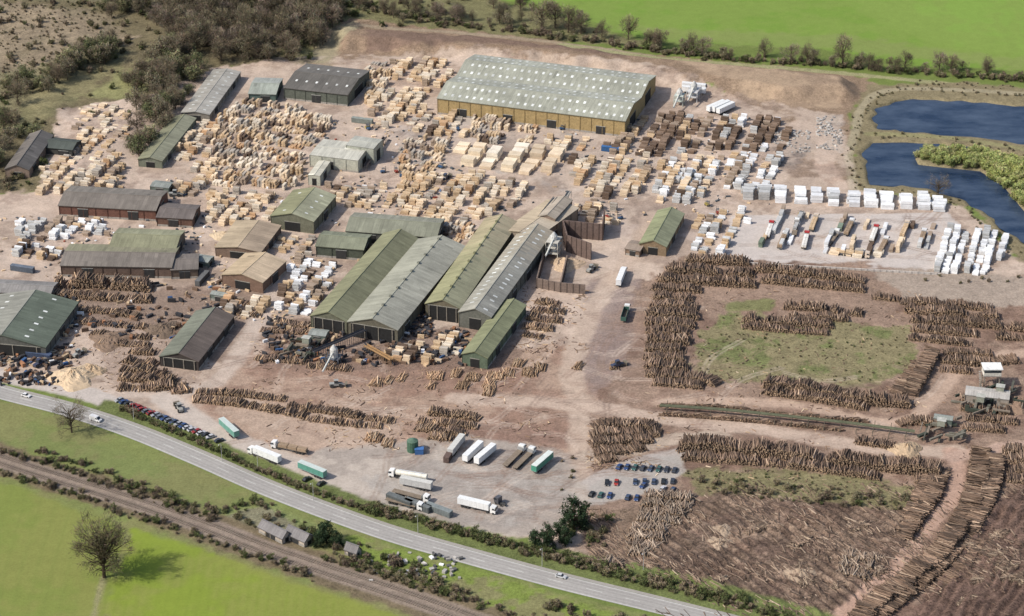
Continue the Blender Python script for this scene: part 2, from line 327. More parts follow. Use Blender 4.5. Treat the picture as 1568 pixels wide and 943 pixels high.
me=bpy.data.meshes.new("ground");me.vertices.add(nx*ny);me.vertices.foreach_set("co",np.stack([X,Y,Z],-1).ravel())
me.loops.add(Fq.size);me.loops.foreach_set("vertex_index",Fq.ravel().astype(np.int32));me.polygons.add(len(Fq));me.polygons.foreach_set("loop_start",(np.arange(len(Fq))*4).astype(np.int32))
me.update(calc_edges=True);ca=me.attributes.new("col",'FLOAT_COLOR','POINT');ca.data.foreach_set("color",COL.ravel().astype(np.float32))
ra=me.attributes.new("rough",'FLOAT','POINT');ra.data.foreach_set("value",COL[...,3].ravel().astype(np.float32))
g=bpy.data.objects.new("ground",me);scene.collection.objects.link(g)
def ground_mat():
    m=bpy.data.materials.new("ground");m.use_nodes=True;n=m.node_tree.nodes;l=m.node_tree.links;b=n["Principled BSDF"]
    b.inputs["Roughness"].default_value=.95;b.inputs["Specular IOR Level"].default_value=.1
    a=n.new("ShaderNodeAttribute");a.attribute_name="col";r=n.new("ShaderNodeAttribute");r.attribute_name="rough";ge=n.new("ShaderNodeNewGeometry")
    acc=None
    for sc,wt in ((.035,.35),(.2,.8),(.9,1.1),(3.0,1.0)):
        t=n.new("ShaderNodeTexNoise");t.inputs["Scale"].default_value=sc;t.inputs["Detail"].default_value=5;t.inputs["Roughness"].default_value=.7;l.new(ge.outputs["Position"],t.inputs["Vector"])
        q=n.new("ShaderNodeMath");q.operation='MULTIPLY_ADD';q.inputs[1].default_value=wt*2;q.inputs[2].default_value=-wt;l.new(t.outputs[0],q.inputs[0])
        if acc is None: acc=q.outputs[0]
        else:
            s_=n.new("ShaderNodeMath");s_.operation='ADD';l.new(acc,s_.inputs[0]);l.new(q.outputs[0],s_.inputs[1]);acc=s_.outputs[0]
    k=n.new("ShaderNodeMath");k.operation='MULTIPLY';l.new(acc,k.inputs[0]);l.new(r.outputs["Fac"],k.inputs[1])
    k2=n.new("ShaderNodeMath");k2.operation='MULTIPLY_ADD';k2.inputs[1].default_value=1.7;k2.inputs[2].default_value=1;l.new(k.outputs[0],k2.inputs[0])
    k3=n.new("ShaderNodeMath");k3.operation='MAXIMUM';k3.inputs[1].default_value=.3;l.new(k2.outputs[0],k3.inputs[0])
    mx=n.new("ShaderNodeVectorMath");mx.operation='SCALE';l.new(a.outputs["Color"],mx.inputs[0]);l.new(k3.outputs[0],mx.inputs["Scale"]);l.new(mx.outputs[0],b.inputs["Base Color"])
    bp=n.new("ShaderNodeBump");bp.inputs["Distance"].default_value=.4;l.new(r.outputs["Fac"],bp.inputs["Strength"]);l.new(acc,bp.inputs["Height"]);l.new(bp.outputs[0],b.inputs["Normal"])
    return m
me.materials.append(ground_mat())
# ------------------------------------------------------------------ water
def water_mat():
    m=bpy.data.materials.new("pond_water");m.use_nodes=True;n=m.node_tree.nodes;l=m.node_tree.links;b=n["Principled BSDF"]
    b.inputs["Roughness"].default_value=.15;b.inputs["IOR"].default_value=1.33
    ge=n.new("ShaderNodeNewGeometry");t=n.new("ShaderNodeTexNoise");t.inputs["Scale"].default_value=.8;t.inputs["Detail"].default_value=4;l.new(ge.outputs["Position"],t.inputs["Vector"])
    bp=n.new("ShaderNodeBump");bp.inputs["Distance"].default_value=.2;bp.inputs["Strength"].default_value=.8;l.new(t.outputs[0],bp.inputs["Height"]);l.new(bp.outputs[0],b.inputs["Normal"])
    mp=n.new("ShaderNodeMapping");mp.inputs["Scale"].default_value=(.04,.09,1);l.new(ge.outputs["Position"],mp.inputs[0])
    t2=n.new("ShaderNodeTexNoise");t2.inputs["Scale"].default_value=1.0;t2.inputs["Detail"].default_value=7;t2.inputs["Roughness"].default_value=.65;l.new(mp.outputs[0],t2.inputs["Vector"])
    cr=n.new("ShaderNodeValToRGB");cr.color_ramp.elements[0].position=.36;cr.color_ramp.elements[0].color=(.012,.026,.058,1);cr.color_ramp.elements[1].position=.66;cr.color_ramp.elements[1].color=(.06,.085,.13,1)
    l.new(t2.outputs[0],cr.inputs[0]);l.new(cr.outputs[0],b.inputs["Base Color"])
    return m
M_WATER=water_mat()
for p in (POND1,POND2):
    c=p.mean(0);q=c+(p-c)*(1+4/np.linalg.norm(p-c,axis=1)[:,None]);me=bpy.data.meshes.new("pond_water");me.from_pydata([(x,y,-1.0) for x,y in q],[],[list(range(len(q)))])
    me.materials.append(M_WATER);o=bpy.data.objects.new("pond_water",me);scene.collection.objects.link(o)
# ------------------------------------------------------------------ ribbons: road, railway
def ribbon(mb,path,o0,o1,z,col,mat=0,dash=None):
    d_=np.gradient(path,axis=0);d_/=np.linalg.norm(d_,axis=1)[:,None];nn=np.stack([-d_[:,1],d_[:,0]],1)
    a=path+nn*o0;b=path+nn*o1;n=len(path)
    V=np.vstack([np.c_[a,np.full(n,z)],np.c_[b,np.full(n,z)]]);Fc=np.array([[i,i+1,n+i+1,n+i] for i in range(n-1) if dash is None or i%dash[1]<dash[0]]);mb.add(V,Fc,col,mat)
ROAD=smooth(PP([(-140,560),(0,601),(100,627),(200,660),(300,701),(400,745),(500,784),(600,819),(700,848),(850,889),(1000,926),(1100,951),(1250,990),(1400,1040)]),3)
mb=MB();ribbon(mb,ROAD,-4.6,4.6,.03,(.33,.315,.295));
for o in (-4.1,4.1): ribbon(mb,ROAD,o-.1,o+.1,.036,(.6,.6,.57))
ribbon(mb,ROAD,-.08,.08,.036,(.65,.65,.62),0,(2,5))
ribbon(mb,ROAD,4.6,4.8,.12,(.38,.37,.35));ribbon(mb,ROAD,-4.8,-4.6,.12,(.38,.37,.35));ribbon(mb,ROAD,4.8,6.3,.03,(.31,.29,.26))
for o in (-2.9,-1.3,1.3,2.9): ribbon(mb,ROAD,o-.3,o+.3,.034,(.295,.28,.265))
mb.obj("main_road",[M_ROAD])
mb=MB();RL=smooth(PP(RAIL),2.0)
d_=np.gradient(RL,axis=0);an=np.arctan2(d_[:,1],d_[:,0])
for off in (-2.4,2.4):
    nn=np.stack([-np.sin(an),np.cos(an)],1);c=RL+nn*off
    for kk in (0,.5):
        cc=c[:-1]*(1-kk)+c[1:]*kk
        mb.boxes(np.c_[cc,np.full(len(cc),.12)],[.16,1.3,.08],an[:-1],jit((.17,.14,.11),len(cc)))
    for r_ in (-.72,.72): 
        ribbon(mb,RL+nn*off,r_-.07,r_+.07,.3,(.36,.28,.22))
mb.obj("railway_track",[M_WALL])
# ------------------------------------------------------------------ buildings
GREY=(.31,.31,.28)
def building(name,A,B,D,he,rise,axis='y',roof=GREY,roof2=None,wall=(.2,.18,.15),bays=1,sky=None,doors=True,ov=.5,painted_open_ends=False,vent=False,dust=None):
    a=P(*A,he);b=P(*B,he);dd=P(*D,he);ex=b-a;ey=dd-a;Lx=np.linalg.norm(ex);Ly=np.linalg.norm(ey)
    if Ly>=Lx: ey=ey/Ly;s=np.sign(ex@np.array([ey[1],-ey[0]]));n=np.array([ey[1],-ey[0]])*s;Lx=abs(ex@n);ex=n
    else: ex=ex/Lx;n=np.array([-ex[1],ex[0]]);n=n*np.sign(ey@n);Ly=abs(ey@n);ey=n
    if axis=='y': S,T,es,et=Lx,Ly,ex,ey
    else: S,T,es,et=Ly,Lx,ey,ex
    W=lambda s,t,z:np.array([*(a+es*s+et*t),z])
    mb=MB();bw=S/bays;rf=np.array(roof);rf2=np.array(roof2 if roof2 is not None else roof)
    for t in (0,T):
        for i in range(bays):
            s0,s1=i*bw,(i+1)*bw;mb.add([W(s0,t,0),W(s1,t,0),W(s1,t,he),W((s0+s1)/2,t,he+rise),W(s0,t,he)],[[0,1,2,3,4]],np.array(wall)*(.9 if painted_open_ends else 1),1)
    for s_ in (0,S): mb.add([W(s_,0,0),W(s_,T,0),W(s_,T,he),W(s_,0,he)],[[0,1,2,3]],wall,1)
    ang_t=math.atan2(et[1],et[0])
    for s_,sg in ((0,-1),(S,1)):
        c=W(s_+sg*.06,T/2,.5);mb.box(c[0],c[1],.5,T/2,.06,.5,(.3,.28,.25),1,ang_t)
        nb=max(1,int(T/6))
        for k in range(nb+1):
            c=W(s_+sg*.1,T*k/nb,he/2);mb.box(c[0],c[1],he/2,.12,.12,he/2,np.array(wall)*.7,1,ang_t)
        if doors:
            for k in range(max(1,int(T/22))):
                c=W(s_+sg*.09,T*(k+.5)/max(1,int(T/22))+random.uniform(-3,3)*(T>15),0);hw=min(2.6,T*.2);mb.box(c[0],c[1],min(4.5,he*.75)/2,hw,.1,min(4.5,he*.75)/2,(.035,.035,.035),1,ang_t)
                mb.box(c[0],c[1],min(4.5,he*.75)+.12,hw+.2,.14,.12,(.3,.3,.28),1,ang_t)
    for t,sg in ((0,-1),(T,1)):
        for i in range(bays):
            c=W((i+.5)*bw,t+sg*.07,0);
            if doors:
                hw=bw*(.44 if painted_open_ends else .18);hh=he*(.92 if painted_open_ends else .7)
                mb.box(c[0],c[1],hh/2,.08,hw,hh/2,(.02,.02,.02),1,ang_t)  # near-black door panel; at open ends its colour paints the shaded interior
                mb.box(c[0],c[1],hh+.15,.12,hw+.2,.15,(.24,.23,.2),1,ang_t)
                if painted_open_ends:
                    for q in (-.5,-.2,.15,.5):
                        c2=W((i+.5+q*.8)*bw,t+sg*.2,0);mb.box(c2[0],c2[1],hh/2,.2,.2,hh/2,(.2,.18,.15),1,ang_t)
    sl=rise/(bw/2)
    for i in range(bays):
        s0,s1=i*bw,(i+1)*bw;sm=(s0+s1)/2;o0=ov if i==0 else 0;o1=ov if i==bays-1 else 0
        for side in (0,1):
            if side==0: sa,za,sb,zb=s0-o0,he-o0*sl,sm,he+rise
            else: sa,za,sb,zb=s1+o1,he-o1*sl,sm,he+rise
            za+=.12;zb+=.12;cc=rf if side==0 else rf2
            nt_=max(2,int(T/1.6));ns=max(1,int(round(math.hypot(sb-sa,zb-za)/4)))
            V=[];tt=np.linspace(-ov,T+ov,nt_+1);qq=np.linspace(0,1,ns+1);slen=math.hypot(sb-sa,zb-za)
            for t in tt:
                for q in qq: V.append(W(sa+(sb-sa)*q,t,za+(zb-za)*q))
            Fc=[];uv=[];dm=[]
            for k in range(nt_):
                for q in range(ns):
                    i0=k*(ns+1)+q;Fc.append([i0,i0+1,i0+ns+2,i0+ns+1]);u0,u1=tt[k],tt[k+1];v0,v1=qq[q]*slen,qq[q+1]*slen
                    uv.append([(u0,v0),(u0,v1),(u1,v1),(u1,v0)]);dm.append(k/nt_)
            uv=np.array(uv)+random.random()*50
            base=1+np.repeat(rng.uniform(-.09,.09,(nt_,1)),ns,0).reshape(-1,1)+rng.uniform(-.07,.07,(nt_*ns,1))
            fc=cc[None]*base
            od=rng.random(len(fc))<.03;fc[od]*=rng.uniform(.7,1.35,(od.sum(),1))
            if dust is not None:
                dmw=np.clip((np.array(dm)-dust[1])*dust[2]+rng.uniform(-.12,.12,len(dm)),0,.85)[:,None];fc=fc*(1-dmw)+np.array(dust[0])*dmw*base
            mb.add(V,Fc,fc,0,uv)
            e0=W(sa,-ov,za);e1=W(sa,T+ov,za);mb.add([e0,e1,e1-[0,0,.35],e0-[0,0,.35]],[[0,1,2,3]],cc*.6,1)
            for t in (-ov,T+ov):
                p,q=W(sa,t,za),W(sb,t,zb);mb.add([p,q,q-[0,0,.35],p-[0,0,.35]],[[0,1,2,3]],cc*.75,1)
            if sky:
                rows,sp,(pw,pl)=sky
                for r_ in range(rows):
                    q=(r_+.55)/(rows+.1);
                    for t in np.arange(sp*.6,T-sp*.3,sp):
                        t2=t+(sp*.5 if r_%2 else 0)
                        dq=pl/slen/2;
                        if rng.random()<.06: continue
                        up=np.array([0,0,.05]);mb.add([W(sa+(sb-sa)*(q-dq),t2,za+(zb-za)*(q-dq))+up,W(sa+(sb-sa)*(q+dq),t2,za+(zb-za)*(q+dq))+up,W(sa+(sb-sa)*(q+dq),t2+pw,za+(zb-za)*(q+dq))+up,W(sa+(sb-sa)*(q-dq),t2+pw,za+(zb-za)*(q-dq))+up],[[0,1,2,3]],np.array((.66,.68,.65))*rng.uniform(.7,1.1),0)
        c=W(sm,T/2,he+rise+.14);mb.box(c[0],c[1],c[2],T/2+ov,.3,.1,rf*1.15,0,ang_t)
        if vent:
            for t in np.arange(4,T-3,9):
                c=W(sm,t,he+rise+.5);mb.box(c[0],c[1],c[2],.7,.5,.35,rf*.7,0,ang_t)
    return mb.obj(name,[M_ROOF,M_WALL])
OCH=(.34,.25,.12);DU=(.44,.35,.24)
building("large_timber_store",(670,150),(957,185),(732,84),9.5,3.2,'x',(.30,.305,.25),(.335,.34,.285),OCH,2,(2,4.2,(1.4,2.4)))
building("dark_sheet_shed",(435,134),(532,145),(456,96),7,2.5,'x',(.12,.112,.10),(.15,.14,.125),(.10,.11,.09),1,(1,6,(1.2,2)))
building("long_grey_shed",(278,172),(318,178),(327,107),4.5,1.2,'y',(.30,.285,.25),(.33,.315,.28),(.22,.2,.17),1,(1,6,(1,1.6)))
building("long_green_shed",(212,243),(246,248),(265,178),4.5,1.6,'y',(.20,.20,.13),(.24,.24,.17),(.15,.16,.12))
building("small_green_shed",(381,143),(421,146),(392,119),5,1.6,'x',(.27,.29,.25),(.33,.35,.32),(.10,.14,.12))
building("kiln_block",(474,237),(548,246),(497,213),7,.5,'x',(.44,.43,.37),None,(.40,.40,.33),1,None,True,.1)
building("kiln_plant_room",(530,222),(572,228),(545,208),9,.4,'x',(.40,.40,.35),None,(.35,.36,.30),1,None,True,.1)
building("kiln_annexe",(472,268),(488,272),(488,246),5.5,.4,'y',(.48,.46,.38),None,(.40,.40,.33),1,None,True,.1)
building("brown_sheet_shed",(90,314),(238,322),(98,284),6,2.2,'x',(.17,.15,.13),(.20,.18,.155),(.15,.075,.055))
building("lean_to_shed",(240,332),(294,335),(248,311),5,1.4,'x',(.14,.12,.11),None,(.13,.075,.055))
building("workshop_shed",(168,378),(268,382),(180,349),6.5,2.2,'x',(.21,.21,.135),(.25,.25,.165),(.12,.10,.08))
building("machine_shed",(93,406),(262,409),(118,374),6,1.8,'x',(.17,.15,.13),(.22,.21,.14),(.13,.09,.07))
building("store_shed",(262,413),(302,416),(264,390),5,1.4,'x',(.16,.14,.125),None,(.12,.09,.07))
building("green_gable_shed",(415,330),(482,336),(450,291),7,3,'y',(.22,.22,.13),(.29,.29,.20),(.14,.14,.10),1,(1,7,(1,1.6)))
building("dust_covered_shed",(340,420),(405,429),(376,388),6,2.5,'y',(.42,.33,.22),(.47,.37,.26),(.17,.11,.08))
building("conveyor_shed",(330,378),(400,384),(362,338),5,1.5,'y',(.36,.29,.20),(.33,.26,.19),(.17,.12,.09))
building("dark_green_barn",(-62,520),(62,541),(-8,452),6,4.5,'y',(.22,.22,.19),(.11,.13,.10),(.11,.11,.10),1,(1,6,(1.2,2)),painted_open_ends=True)
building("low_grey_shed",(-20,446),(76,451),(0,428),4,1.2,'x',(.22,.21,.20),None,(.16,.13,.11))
building("log_shed",(245,545),(303,553),(301,476),5,3,'y',(.15,.16,.125),(.13,.105,.09),(.06,.05,.045),painted_open_ends=True)
building("sawmill_green_bay",(476,483),(532,490),(588,357),7,3.6,'y',(.20,.20,.12),(.185,.185,.115),(.14,.14,.10),1,None,painted_open_ends=True)
building("sawmill_grey_bay",(533,492),(612,500),(641,366),7.5,3.8,'y',(.28,.28,.225),(.305,.30,.25),(.13,.12,.09),1,None,painted_open_ends=True,vent=True)
building("sawmill_planer_bay",(652,464),(702,474),(744,334),8,3.2,'y',(.25,.245,.14),(.27,.265,.175),(.15,.13,.09),1,None,painted_open_ends=True,vent=True,dust=(DU,.35,.9))
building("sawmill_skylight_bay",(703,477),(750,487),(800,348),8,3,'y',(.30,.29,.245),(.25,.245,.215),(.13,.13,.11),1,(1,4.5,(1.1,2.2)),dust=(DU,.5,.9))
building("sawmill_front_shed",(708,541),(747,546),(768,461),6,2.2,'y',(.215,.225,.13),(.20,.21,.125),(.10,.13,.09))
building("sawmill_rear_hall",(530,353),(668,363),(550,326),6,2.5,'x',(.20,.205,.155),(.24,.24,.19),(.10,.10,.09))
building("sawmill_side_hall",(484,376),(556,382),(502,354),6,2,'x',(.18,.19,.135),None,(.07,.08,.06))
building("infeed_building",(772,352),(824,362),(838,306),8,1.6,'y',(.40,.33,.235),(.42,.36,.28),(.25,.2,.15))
building("infeed_dust_roof",(826,330),(850,334),(852,302),10,1.4,'y',(.36,.31,.25),None,(.2,.15,.12))
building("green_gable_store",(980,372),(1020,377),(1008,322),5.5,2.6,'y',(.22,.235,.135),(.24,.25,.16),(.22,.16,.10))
building("lean_to_office",(958,380),(980,383),(968,368),3.5,.6,'x',(.25,.2,.16),None,(.2,.14,.1))
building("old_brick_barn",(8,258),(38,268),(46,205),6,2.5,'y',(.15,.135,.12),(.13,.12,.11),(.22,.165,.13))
building("dark_barn",(68,225),(110,229),(74,210),5,1.5,'x',(.07,.08,.07),None,(.06,.06,.055))
building("weighbridge_office",(1478,604),(1545,612),(1490,592),4,.5,'x',(.42,.4,.37),None,(.30,.26,.22),1,None,True,.2)
for nm,A,B,D in (("roadside_bungalow",(396,806),(432,824),(408,797)),("garden_bungalow",(436,815),(466,829),(450,806)),("garden_shed",(528,840),(545,846),(536,834))):
    building(nm,A,B,D,2.8,2.0,'x',(.17,.16,.16),None,(.42,.36,.30),ov=.4)
for nm,A,B,D in (("site_hut",(230,285),(258,288),(236,276)),("site_hut",(292,398),(318,402),(298,388)),("site_hut",(472,512),(498,515),(480,503)),("site_hut",(20,470),(45,474),(28,462)),("site_hut",(322,450),(345,454),(328,445)),("site_hut",(1430,640),(1458,644),(1436,634))):
    building(nm,A,B,D,3.2,.5,'x',(.25,.27,.25),None,(.13,.16,.14),ov=.2)
def tower(u,v,s=1.0):
    p=P(u,v);mb=MB()
    for sx in (-1,1):
        for sy in (-1,1): mb.box(p[0]+sx*3.3*s,p[1]+sy*2.3*s,3,.2,.2,3,(.3,.27,.22),0)
    mb.box(p[0],p[1],6.1,4*s,3*s,.15,(.25,.22,.2),0);mb.box(p[0],p[1],7.0,3.8*s,2.8*s,.75,(.6,.57,.5),0);mb.box(p[0],p[1],8.3,3.72*s,2.72*s,.55,(.03,.04,.05),1)
    mb.box(p[0],p[1],9.2,3.8*s,2.8*s,.35,(.62,.6,.54),0);mb.box(p[0],p[1],9.65,4.3*s,3.3*s,.1,(.72,.72,.70),0)
    for k in range(10): mb.box(p[0]-4.6,p[1]-3+k*.6,.6*k+.3,.5,.3,.05,(.3,.3,.28),0)
    return mb.obj("control_cabin",[M_WALL,M_GLASS])
tower(1516,590)
# ------------------------------------------------------------------ timber stacks
A1,A2=D2R(-17),D2R(73)
PALE=(.65,.52,.37);TAN=(.50,.37,.235);OR=(.46,.30,.175);WEA=(.32,.25,.19);DKW=(.13,.09,.065);WHT=(.72,.73,.74);GRW=(.46,.46,.45);LT=(.62,.54,.43);GYW=(.38,.34,.29)
P_FRESH=[(PALE,4),(TAN,2.6),(LT,3),(OR,.7),(WEA,1),(GYW,.8)];P_MIX=[(PALE,2.4),(TAN,2.4),(OR,.8),(WEA,2),(DKW,.6),(LT,2),(GYW,1.5)];P_DARK=[(DKW,3),((.2,.14,.1),3),(WEA,1.5),(TAN,.7)]
P_WHITE=[(WHT,6),(GRW,1.2)];P_WM=[(WHT,3),(GRW,2.5),(WEA,1.2),(DKW,.8),(TAN,1)];P_BIG=[((.68,.57,.42),3),((.62,.50,.36),2),((.70,.63,.52),1)]
def stacks(name,px,pal,L=4.4,Wd=1.25,hp=.9,nh=(1,4),ang=A1,gl=.6,gw=.28,aisle=(6,4),fill=.92,seed=0,mat=M_WOOD):
    r=np.random.default_rng(seed+len(name)*7+int(px[0][0]));poly=PP(px);ca,sa=math.cos(ang),math.sin(ang)
    loc=np.stack([poly[:,0]*ca+poly[:,1]*sa,-poly[:,0]*sa+poly[:,1]*ca],1)
    x0,y0=loc.min(0);x1,y1=loc.max(0);C=[];HH=[];AN=[];CO=[];x=x0;col_=0
    bearC=[];bearH=[];bearA=[]
    while x<x1:
        y=y0+r.uniform(0,2);cnt=0;run=int(r.integers(max(2,aisle[0]-2),aisle[0]+4));base=pick(pal,1)[0];bh=r.integers(nh[0],nh[1]+1)
        while y<y1:
            cnt+=1
            if cnt>run: y+=aisle[1]*r.uniform(.3,1.1);cnt=0;run=int(r.integers(max(2,aisle[0]-2),aisle[0]+4));base=pick(pal,1)[0];bh=r.integers(nh[0],nh[1]+1);continue
            cx=x+L/2+r.normal()*.25;cy=y+Wd/2
            wx=cx*ca-cy*sa;wy=cx*sa+cy*ca
            if r.random()<fill and sdf(np.array([wx]),np.array([wy]),poly)[0]<0 :
                n=int(np.clip(bh+r.integers(-1,2),nh[0],nh[1]));l2=L/2*r.uniform(.72,1.0);aa=ang+r.normal()*.03
                if r.random()<.3: base=pick(pal,1)[0]
                z=.12
                for k in range(n):
                    ox,oy=r.normal(size=2)*.12
                    hh=hp/2*r.uniform(.8,1.05);C.append((wx+ox,wy+oy,z+hh));HH.append((l2*r.uniform(.9,1),Wd/2,hh));AN.append(aa);CO.append(base*r.uniform(.84,1.14));
                    for q in (-.6,.6): bearC.append((wx+ox+math.cos(aa)*q*l2,wy+oy+math.sin(aa)*q*l2,z-.06));bearH.append((.07,Wd/2*.95,.06));bearA.append(aa)
                    z+=2*hh+.14
            y+=Wd+gw*r.uniform(.3,1.8)
        col_+=1;x+=L+gl*r.uniform(.5,1.6)+(aisle[1]*.8 if col_%3==0 else 0)
    if not C: return
    mb=MB();mb.boxes(C,HH,np.array(AN),np.array(CO));mb.boxes(bearC,bearH,np.array(bearA),(.3,.22,.15));return mb.obj(name,[mat])
SR=[
("timber_stacks",[(120,168),(150,162),(205,175),(195,215),(180,225),(190,250),(185,288),(60,300),(66,262),(105,238)],P_FRESH,A1),
("timber_stacks",[(338,172),(400,150),(510,185),(505,205),(468,232),(462,282),(440,290),(325,284),(330,235),(320,210)],P_MIX,A2),
("timber_stacks",[(270,225),(318,185),(335,200),(320,240),(268,248)],P_FRESH,A1),
("timber_stacks",[(600,92),(698,95),(690,112),(665,140),(640,125),(605,125)],P_FRESH,A1),
("timber_stacks",[(560,100),(600,92),(600,130),(560,160)],P_FRESH,A2),
("timber_stacks",[(560,150),(660,130),(640,165),(600,195),(575,200)],P_FRESH,A1),
("timber_stacks",[(632,165),(716,178),(720,212),(640,208),(628,190)],P_MIX,A1),
("timber_stacks",[(728,178),(790,186),(760,222),(718,212)],P_MIX,A2),
("timber_stacks",[(795,192),(825,190),(815,222),(792,224)],P_FRESH,A2),
("timber_stacks",[(838,212),(900,214),(895,232),(838,230)],P_FRESH,A1),
("timber_stacks",[(612,215),(690,212),(682,235),(650,285),(612,288)],P_MIX,A2),
("timber_stacks",[(640,275),(700,262),(812,285),(800,310),(740,335),(690,345),(610,330),(620,300)],P_FRESH,A1),
("timber_stacks",[(872,245),(995,240),(998,270),(975,300),(905,308),(880,290)],P_MIX,A1),
("timber_stacks",[(498,285),(625,290),(618,318),(520,318)],P_MIX,A1),
("timber_stacks",[(320,300),(350,292),(425,300),(418,335),(380,348),(318,345)],P_FRESH,A1),
("timber_stacks",[(415,362),(480,365),(472,392),(425,388)],P_MIX,A1),
("timber_stacks",[(1012,245),(1118,242),(1112,275),(1060,312),(1000,312)],P_WM+[(PALE,4)],A1),
("timber_stacks",[(1065,335),(1150,320),(1146,340),(1110,392),(1060,395)],P_WM+[(TAN,4)],A1),
("weathered_timber_stacks",[(925,225),(985,180),(1050,176),(1045,205),(1010,240),(930,236)],P_DARK,A1),
("weathered_timber_stacks",[(1052,182),(1212,186),(1205,235),(1110,230),(1030,238)],P_DARK+[(WHT,.5),(GRW,1)],A1),
("wrapped_timber_stacks",[(1120,235),(1200,240),(1175,290),(1105,290)],P_WM,A1),
("wrapped_timber_stacks",[(455,395),(520,402),(505,440),(470,485),(425,482),(430,445)],P_WM,A1),
("wrapped_timber_stacks",[(28,340),(155,338),(165,362),(28,372)],P_WM,A1),
("wrapped_timber_stacks",[(20,375),(95,380),(90,400),(25,395)],P_WM+[(DKW,2)],A1),
("timber_stacks",[(595,535),(700,515),(705,545),(660,560),(598,556)],P_MIX,A1),
("timber_stacks",[(660,335),(720,340),(735,360),(700,372),(668,362)],P_MIX,A2),
("timber_stacks",[(335,452),(410,455),(412,482),(350,490)],P_MIX,A1),
("timber_stacks",[(880,315),(950,318),(948,345),(905,345)],P_MIX,A1),
("timber_stacks",[(270,285),(320,282),(330,300),(270,300)],P_MIX,A1),
("timber_stacks",[(300,255),(330,250),(330,284),(290,284)],P_FRESH,A1),
]
for i,(nm,px,pal,an_) in enumerate(SR): stacks(nm,px,pal,ang=an_,seed=i*13)
stacks("large_packed_timber",[(702,222),(830,232),(876,240),(872,262),(800,268),(700,252)],P_BIG,L=8,Wd=5,hp=2.0,nh=(1,2),gl=1.5,gw=1.2,aisle=(3,3),fill=1)
stacks("white_wrapped_stacks",[(1135,286),(1462,306),(1466,326),(1135,306)],P_WHITE,L=7.5,Wd=3.0,hp=1.4,nh=(2,3),gl=.8,gw=.6,aisle=(9,2),fill=1,mat=M_WRAP,ang=D2R(-6))
stacks("white_wrapped_stacks",[(1455,352),(1540,358),(1545,382),(1515,422),(1430,418),(1440,378)],P_WHITE,L=3.6,Wd=2.0,hp=1.2,nh=(1,3),gl=.4,gw=.25,aisle=(7,2),fill=.93,mat=M_WRAP,ang=A1)
stacks("white_wrapped_stacks",[(1040,262),(1080,265),(1060,300),(1030,300)],P_WHITE,L=4,Wd=2.0,hp=1.3,nh=(1,3),mat=M_WRAP)
for (u,v,u2,v2) in ((1165,380,1200,325),(1195,382,1232,328),(1262,388,1290,335),(1290,392,1340,330),(1320,392,1370,333),(1365,388,1400,335),(1405,390,1432,345)):
    stacks("yard_load_stacks",[(u-5,v),(u+7,v),(u2+7,v2),(u2-5,v2)],P_WM+[(PALE,2),((.16,.2,.15),1)],L=2.4,Wd=5.5,hp=1.1,nh=(1,3),ang=A1,aisle=(5,4),fill=.85)
stacks("yard_load_stacks",[(1268,392),(1348,396),(1350,384),(1275,380)],P_MIX,L=5,Wd=2,hp=1.1,nh=(1,2))
# ------------------------------------------------------------------ log piles
BARK=[((.155,.105,.075),4),((.205,.14,.10),3),((.10,.072,.055),4),((.27,.19,.135),1.6),((.36,.265,.19),.8)]
def logs(name,px,ln=5,h=3.0,r=.27,rel=90,seed=0,pal=BARK,loose=.06,gap=.04):
    path=smooth(PP(px),1.0);seg=np.linalg.norm(np.diff(path,axis=0),axis=1);S=np.r_[0,np.cumsum(seg)];T=S[-1];r_=np.random.default_rng(seed+int(px[0][0]*3+px[0][1]))
    P0=[];P1=[];R=[];ks=max(1,int(h/(1.75*r)));t=0;tone=[]
    hs=r_.random(int(T/3)+3)*.6+.55;hs[r_.random(len(hs))<gap]=0
    tn=r_.uniform(.72,1.25,int(T/6)+3)
    while t<T:
        j=min(np.searchsorted(S,t,side='right')-1,len(path)-2);q=(t-S[j])/max(seg[j],1e-6);p=path[j]*(1-q)+path[j+1]*q
        dj=path[min(j+4,len(path)-1)]-path[max(j-3,0)];dj/=np.linalg.norm(dj);a0=math.atan2(dj[1],dj[0])+D2R(rel)
        hk=np.interp(t/3,np.arange(len(hs)),hs);to=tn[int(t/6)]
        endf=min(1,(t+1)/3,(T-t+1)/3)
        n=max(1,int(round(ks*hk*endf)))
        for k in range(n):
            a=a0+r_.normal()*(loose*(1+2*(k>=n-2)));L=ln*r_.uniform(.75,1.08)/2;rr=r*r_.uniform(.65,1.35);off=r_.normal()*.3
            c=p+dj*r_.uniform(-.5,.5)*r*2+np.array([math.cos(a),math.sin(a)])*off
            z=rr+k*r*1.75+r_.uniform(-.1,.1);dz=r_.normal()*.05*L
            P0.append((c[0]-math.cos(a)*L,c[1]-math.sin(a)*L,z-dz));P1.append((c[0]+math.cos(a)*L,c[1]+math.sin(a)*L,z+dz));R.append(rr);tone.append(to)
        t+=r*1.9
    n=len(P0);mb=MB();tone=np.array(tone)[:,None];mb.prisms(P0,P1,np.array(R),np.array(R)*.82,5,pick(pal,n,.25)*tone,pick([((.40,.29,.19),2),((.30,.21,.14),2)],n,.2));return mb.obj(name,[M_LOG])
